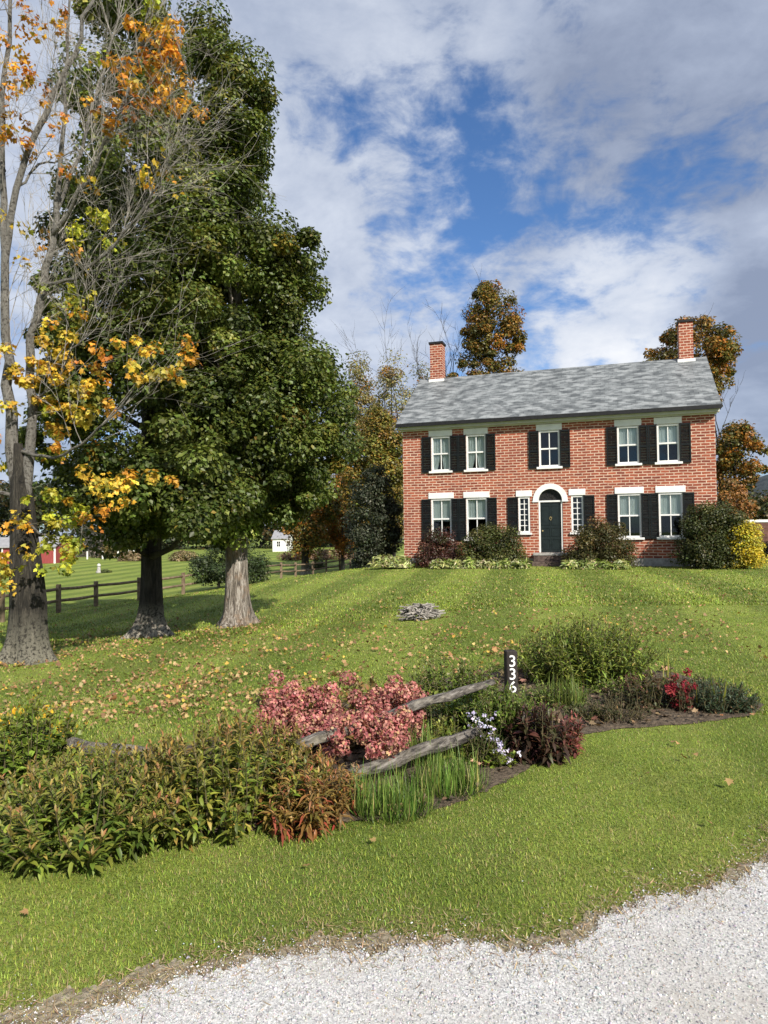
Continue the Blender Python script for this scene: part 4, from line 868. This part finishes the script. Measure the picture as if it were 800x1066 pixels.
BG=[(.065,.095,.055,4),(.10,.135,.075,3),(.045,.065,.035,3)]
stemplant('bluegreen_mound','mounded blue-green feathery plant at the right end of the bed',onflat(738,742),.30,.22,.27,130,18,T_quad(.4,.1),.045,BG,seed=24)
stemplant('bluegreen_mound','smaller blue-green plant at the far right tip of the bed',onflat(772,744),.16,.14,.18,50,16,T_quad(.4,.1),.04,BG,seed=25)
strappy('iris_leaves','few upright yellow-green strap leaves in the blue-green mound',onflat(738,742),.22,.1,.38,7,[(.35,.36,.08,1)],4,.05,.3)
strappy('iris_leaves','few pale strap leaves beside the big leafy bush',onflat(690,712),.1,.08,.30,8,[(.28,.30,.08,1)],5,.05,.3)
stemplant('ground_cover','low grey-green ground cover beside the brownish dying perennial',onflat(612,752),.22,.14,.13,60,14,T_quad(.5,.1),.04,[(.10,.12,.04,3),(.14,.13,.06,2)],seed=31)
stemplant('ground_cover','low bright green ground cover at the foot of the big leafy bush',onflat(652,728),.3,.14,.15,70,14,T_quad(.5,.1),.045,FG,seed=32)
stemplant('ground_cover','low olive ground cover behind the red sedum',onflat(712,722),.3,.14,.13,60,14,T_quad(.5,.1),.04,[(.10,.12,.04,3),(.16,.13,.06,2)],seed=33)
# stick pile
q=G(437,641,13); sp_=empty('stick_pile',q,0,'heap of cut grey sticks on the open lawn','stick pile'); m=MB(); rg=np.random.default_rng(3)
for k_ in range(230):
    a=rg.uniform(0,6.28); r_=rg.random()**.6*.26; z=.01+.27*math.sqrt(max(0,1-(r_/.27)**2))*rg.random()**.6; c=np.array([r_*math.cos(a)*1.25,r_*math.sin(a),max(z,.01)]); d_=rg.normal(0,1,3)*[1,1,.22]; d_/=np.linalg.norm(d_); l_=rg.uniform(.06,.2)
    A_=c-d_*l_;B_=c+d_*l_; A_[2]=max(A_[2],.008);B_[2]=max(B_[2],.008); m.tube([A_,(A_+B_)/2+rg.normal(0,.01,3),B_],[.011*rg.uniform(.5,1.4)]*3,5)
m.build('sticks',M['wood'],sp_)
# ------------------------------------------------------------------ lawn grass blades
bedA=np.array(BED)
def grassfield(n,y0,y1,hgt,wid,seed,spread=.82):
    rg=np.random.default_rng(seed); y=y0+(y1-y0)*rg.random(n)**1.25; x=rg.uniform(-1,1,n)*spread*y*1.05
    keep=(y>edgeY(x)+wob(x,1)+rg.exponential(.06,n)-.05)&~inpoly(x,y,BED); x,y=x[keep],y[keep]; n=len(x)
    z=H(x,y); a=rg.uniform(0,6.28,n); t=rg.normal(0,.45,n)
    up=np.c_[np.cos(a)*np.abs(t),np.sin(a)*np.abs(t),np.ones(n)]; nn=np.c_[np.cos(a),np.sin(a),-np.abs(t)]
    f=np.sin(x*2.1+np.sin(y*1.7))*np.sin(y*1.6+.7*x)+.5*np.sin(x*5.3+y*3.1); dryp=np.clip(.19+.17*f,.03,.55)+.5*np.exp(-(y-edgeY(x))/.16)*(np.exp(-((x+.2)/1.3)**2)*.8+.3)
    dryp+=.55*np.exp(-(((x-1.18)/.12)**2+((y-3.72)/.10)**2))
    dry=rg.random(n)<dryp
    f2_=np.sin(x*11+3*np.sin(y*5))*np.sin(y*9+2*np.sin(x*7)); gcol=pal(n,[(.195,.27,.034,4),(.28,.335,.052,3),(.112,.178,.027,3)],.22)*(1+.16*f+.13*f2_+.20*np.clip((y-8)/5,0,1)*np.tanh(2.5*np.sin((x-.2*y)*2*np.pi/2.8))*np.clip((36-y)/4,0,1))[:,None]; dcol=pal(n,[(.33,.28,.11,3),(.27,.26,.08,2),(.22,.16,.08,1)],.2)
    col=np.where(dry[:,None],dcol,gcol)
    # finer: dist scaling keeps far blades visible
    s=hgt*rg.uniform(.55,1.25,n)*(1-.35*(rg.random(n)<dryp)); T=T_blade(wid/hgt,.45)
    return scatter(T,np.c_[x,y,z-.004],nn,up,s,np.clip(col,.01,.8))
parts=[grassfield(560000,2.0,7.5,.021,.0031,1),grassfield(300000,6.0,16,.028,.0068,2),grassfield(160000,14.0,33,.05,.017,3)]
V,Fc,C=merge(parts); tag(raw('lawn_grass',V,[Fc],M['grass'],None,C),'short mown lawn grass','grass',kind='stuff')
# dry thatch and gravel stones
rg=np.random.default_rng(4); n=15000; x=rg.uniform(-3,5,n); e_=edgeY(x); y=e_+wob(x)+rg.normal(-.01,.085,n)+.06*np.exp(-((x)/1.2)**2)*rg.normal(0,1,n)
a=rg.uniform(0,6.28,n); up=np.c_[np.cos(a),np.sin(a),rg.uniform(0,.35,n)]; nn=np.c_[rg.normal(0,.3,(n,2)),np.ones(n)]
V,Fc,C=scatter(T_blade(.09,.2),np.c_[x,y,H(x,y)+.012],nn,up,rg.uniform(.012,.042,n),pal(n,[(.30,.22,.12,3),(.40,.31,.18,2),(.18,.12,.07,2),(.2,.19,.06,1)],.2)); tag(raw('dry_thatch',V,[Fc],M['dry'],None,C),'dry straw-coloured thatch along the gravel edge','thatch',kind='stuff')
n=110000; x=rg.uniform(-3.2,4.6,n); y=edgeY(x)+wob(x)-.02-rg.random(n)**1.1*np.maximum(edgeY(x)-1.6,.05)+rg.exponential(.055,n)*(rg.random(n)<.4)
octa=np.array([(1,0,0),(-1,0,0),(0,1,0),(0,-1,0),(0,0,1),(0,0,-.6),(.6,.55,.5),(-.6,-.55,.45)]); of=np.array([(0,6,4),(6,2,4),(2,1,4),(1,7,4),(7,3,4),(3,0,4),(0,2,6),(1,3,7),(0,5,2),(2,5,1),(1,5,3),(3,5,0)])
sz=.0026*np.exp(rg.normal(0,.38,n)); ax=np.c_[rg.normal(0,1,(n,2)),rg.normal(0,.3,n)]; nn=np.c_[rg.normal(0,.35,(n,2)),np.ones(n)]
V,Fc,C=scatter((octa*[1.15,.9,.75],of),np.c_[x,y,H(x,y)+.013],nn,ax,sz,pal(n,[(.49,.485,.48,4),(.38,.38,.39,3),(.19,.195,.21,1.2),(.60,.59,.57,1.6),(.40,.34,.26,.6)],.16))
M['pebble']=leafmat('crushed_stone',0,.9,.2); tag(raw('gravel_stones',V,[Fc],M['pebble'],None,C),'loose pale crushed stones of the drive','gravel',kind='stuff')
# ------------------------------------------------------------------ fallen leaves
TAN=[(.32,.21,.10,4),(.40,.28,.13,3),(.28,.16,.07,3),(.44,.30,.06,1),(.18,.10,.05,2)]
def litter(n,seed,fx,size):
    rg=np.random.default_rng(seed); x,y=fx(rg,n); k_=~inpoly(x,y,BED)&(y>edgeY(x)+.1)&(rg.random(n)<.55+.5*np.sin(x*1.7+2*np.sin(y*1.1))*np.sin(y*2.3+np.sin(x*2.9))); x,y=x[k_],y[k_]; n=len(x)
    nn=np.c_[rg.normal(0,.75,(n,2)),np.ones(n)]; a=rg.uniform(0,6.28,n); ax=np.c_[np.cos(a),np.sin(a),np.zeros(n)]
    return scatter(T_maple(),np.c_[x,y,H(x,y)+.03+rg.uniform(0,.012,n)],nn,ax,size*np.exp(rg.normal(0,.25,n)),pal(n,TAN,.2))
def f1(rg,n):
    y=6.0+rg.gamma(2.4,1.7,n); x=-.30*y+rg.normal(0,.24,n)*y; return x,y
def f2(rg,n):
    y=rg.uniform(7.5,29,n); x=rg.uniform(-.5,.58,n)*y; return x,y
def f3(rg,n):
    y=8.5+rg.gamma(2,1.2,n); x=.27*y+rg.normal(0,.12,n)*y; return x,y
def f4(rg,n):
    x=rg.normal(0,1.1,n)+rg.choice([-5.8,-4.9,-3.4],n); y=rg.normal(13.5,2,n); return x,y
parts=[litter(6500,1,f1,.040),litter(3000,2,f2,.044),litter(1700,3,f3,.040),litter(1700,5,f4,.046)]
V,Fc,C=merge(parts); tag(raw('leaf_litter',V,[Fc],M['dry'],None,C),'tan and yellow fallen maple leaves strewn over the lawn','leaf litter',kind='stuff')
# bed litter
n=700; rg=np.random.default_rng(8); bb=np.array(BED); x=rg.uniform(bb[:,0].min(),bb[:,0].max(),n*4); y=rg.uniform(bb[:,1].min(),bb[:,1].max(),n*4); k_=inpoly(x,y,BED); x,y=x[k_],y[k_]; n=len(x)
V,Fc,C=scatter(T_maple(),np.c_[x,y,H(x,y)+.04],np.c_[rg.normal(0,.5,(n,2)),np.ones(n)],np.c_[rg.normal(0,1,(n,2)),np.zeros(n)],.045*np.exp(rg.normal(0,.4,n)),pal(n,[(.20,.13,.08,3),(.12,.08,.05,3),(.35,.24,.14,1)],.25)); tag(raw('bed_litter',V,[Fc],M['dry'],None,C),'brown leaf and bark litter on the bed soil','leaf litter',kind='stuff')
# single large leaves on the near lawn
near=[(30,958),(392,882),(472,818),(488,817),(598,747),(644,745),(753,752),(783,750),(706,781),(724,792),(712,797),(742,865),(741,925),(320,910),(168,768),(575,826),(657,823),(672,812),(760,823),(700,780)]
lv=None
for j,(px,py) in enumerate(near):
    x,y=flat(px,py)
    r1=np.array([[R.normal(0,.5),R.normal(0,.5),1]]); a=R.uniform(0,6.28); V,Fc,C=scatter(T_maple(),np.zeros((1,3)),r1,np.array([[math.cos(a),math.sin(a),0]]),.042*R.uniform(.7,1.2),pal(1,[(.36,.22,.10,3),(.30,.14,.06,2),(.42,.30,.16,1)],.1))
    o=raw('fallen_leaf',V-[0,0,V[:,2].min()],[Fc],M['dry'],None,C,loc=(x,y,h(x,y)+.028)); tag(o,'single dry tan maple leaf lying on the near mown grass','leaf','single leaves on the near lawn')
# ------------------------------------------------------------------ camera, sun, sky
cam=bpy.data.cameras.new('camera'); co=bpy.data.objects.new('camera',cam); COL.objects.link(co)
cam.sensor_fit='HORIZONTAL'; cam.sensor_width=36; cam.lens=36*F/800; cam.clip_end=6000; cam.clip_start=.05
cp_,sp2=math.cos(PIT),math.sin(PIT); cr_,sr_=math.cos(ROL),math.sin(ROL)
fw=Vector((0,cp_,sp2)); up0=Vector((0,-sp2,cp_)); rt0=Vector((1,0,0))
# ray(): image x,y -> rotated by ROL
rt1=rt0*cr_+up0*sr_; up1=-rt0*sr_+up0*cr_
co.matrix_world=Matrix(((rt1.x,up1.x,-fw.x,0),(rt1.y,up1.y,-fw.y,0),(rt1.z,up1.z,-fw.z,EYE),(0,0,0,1))); S.camera=co
AZ=math.radians(30); EL=math.radians(36)
sv=Vector((math.sin(AZ)*math.cos(EL),-math.cos(AZ)*math.cos(EL),math.sin(EL)))
sun=bpy.data.lights.new('sun','SUN'); sun.energy=4.6; sun.angle=math.radians(.53); sun.color=(1,.93,.82); so=bpy.data.objects.new('sun',sun); COL.objects.link(so); so.rotation_euler=sv.to_track_quat('Z','Y').to_euler(); so.location=(0,-10,30)
w=bpy.data.worlds.new('World'); S.world=w; w.use_nodes=True; nt=w.node_tree; bg=nt.nodes['Background']; out=nt.nodes['World Output']
sky=nt.nodes.new('ShaderNodeTexSky'); sky.sky_type='NISHITA'; sky.sun_disc=False; sky.sun_elevation=EL; sky.sun_rotation=math.pi-AZ; sky.altitude=200; sky.air_density=1.; sky.dust_density=.3; sky.ozone_density=2.5
tc=nt.nodes.new('ShaderNodeTexCoord'); sx=nt.nodes.new('ShaderNodeSeparateXYZ'); nt.links.new(tc.outputs['Generated'],sx.inputs[0])
def math_(op,a,b=None,c=None):
    m=nt.nodes.new('ShaderNodeMath'); m.operation=op
    for i_,v in enumerate((a,b,c)):
        if v is None: continue
        if isinstance(v,(int,float)): m.inputs[i_].default_value=v
        else: nt.links.new(v,m.inputs[i_])
    return m.outputs[0]
zz=math_('ADD',math_('MAXIMUM',sx.outputs[2],0.0),.22)
cu=nt.nodes.new('ShaderNodeCombineXYZ'); nt.links.new(math_('DIVIDE',sx.outputs[0],zz),cu.inputs[0]); nt.links.new(math_('DIVIDE',sx.outputs[1],zz),cu.inputs[1])
def wn(scale,detail,rough,off,dist=.3,st=(1,1,1)):
    mp=nt.nodes.new('ShaderNodeMapping'); mp.inputs['Location'].default_value=off; mp.inputs['Scale'].default_value=st; nt.links.new(cu.outputs[0],mp.inputs[0]); return noise(nt,mp.outputs[0],scale,detail,rough,dist)
dens=wn(1.9,9,.56,(3.2,1.7,0),.25)
big=wn(.8,3,.5,(7.1,4.4,0),.2)
mpd=nt.nodes.new('ShaderNodeMapping'); mpd.inputs['Scale'].default_value=(1,1,1.7); mpd.inputs['Location'].default_value=(2,5,1); nt.links.new(tc.outputs['Generated'],mpd.inputs[0])
fine=math_('ADD',math_('MULTIPLY',math_('ADD',math_('MULTIPLY',noise(nt,mpd.outputs[0],6,8,.62,.5),.55),math_('MULTIPLY',noise(nt,mpd.outputs[0],17,6,.6,.3),.45)),.75),math_('MULTIPLY',wn(4.2,7,.6,(1.0,9.0,2),.4),.25))
def lobe(px,py,wid):
    r=Vector(ray(px,py)).normalized(); d=nt.nodes.new('ShaderNodeVectorMath'); d.operation='DOT_PRODUCT'; nrm=nt.nodes.new('ShaderNodeVectorMath'); nrm.operation='NORMALIZE'; nt.links.new(tc.outputs['Generated'],nrm.inputs[0]); nt.links.new(nrm.outputs[0],d.inputs[0]); d.inputs[1].default_value=r
    mr=nt.nodes.new('ShaderNodeMapRange'); mr.interpolation_type='SMOOTHSTEP'; mr.inputs['From Min'].default_value=math.cos(wid); mr.inputs['From Max'].default_value=1; nt.links.new(d.outputs['Value'],mr.inputs[0]); return mr.outputs[0]
D=math_('ADD',math_('MULTIPLY',dens,.62),math_('MULTIPLY',big,.38)); D=math_('ADD',D,math_('MULTIPLY',math_('SUBTRACT',fine,.5),1.25))
blue=math_('ADD',math_('ADD',math_('MULTIPLY',lobe(560,255,.34),.10),math_('MULTIPLY',lobe(460,180,.16),.06)),math_('ADD',math_('MULTIPLY',lobe(315,130,.12),.09),math_('MULTIPLY',lobe(440,300,.18),.045)))
D=math_('SUBTRACT',math_('ADD',D,.125),blue)
cov=nt.nodes.new('ShaderNodeMapRange'); cov.interpolation_type='SMOOTHSTEP'; cov.inputs['From Min'].default_value=.38; cov.inputs['From Max'].default_value=.60; nt.links.new(D,cov.inputs[0])
shade=wn(1.1,6,.55,(5.5,2.2,1),.4)
SH=math_('ADD',math_('ADD',math_('MULTIPLY',shade,.55),math_('MULTIPLY',fine,.45)),math_('SUBTRACT',math_('MULTIPLY',lobe(650,320,.16),.20),math_('ADD',math_('MULTIPLY',lobe(740,170,.32),.12),math_('MULTIPLY',lobe(800,370,.15),.13))))
ccol=ramp(nt,SH,[(.36,(.28,.33,.45)),(.47,(.44,.50,.63)),(.57,(.66,.71,.81)),(.70,(.95,.96,.98))])
skb=nt.nodes.new('ShaderNodeVectorMath'); skb.operation='MULTIPLY'; skb.inputs[1].default_value=(.46,.62,.80); nt.links.new(sky.outputs[0],skb.inputs[0])
CL=nt.nodes.new('ShaderNodeVectorMath'); CL.operation='SCALE'; CL.inputs['Scale'].default_value=5.75; nt.links.new(ccol,CL.inputs[0])
fin=mix(nt,math_('MULTIPLY',cov.outputs[0],.93),skb.outputs[0],CL.outputs[0]); nt.links.new(fin,bg.inputs['Color']); bg.inputs['Strength'].default_value=.12
S.view_settings.view_transform='Standard'; S.view_settings.look='None'; S.view_settings.gamma=1; S.view_settings.exposure=.62
S.render.engine='CYCLES'; S.cycles.max_bounces=6; S.cycles.diffuse_bounces=3; S.cycles.transmission_bounces=4; S.cycles.transparent_max_bounces=8; S.cycles.use_denoising=True
S.cycles.use_adaptive_sampling=True; S.cycles.adaptive_threshold=.02
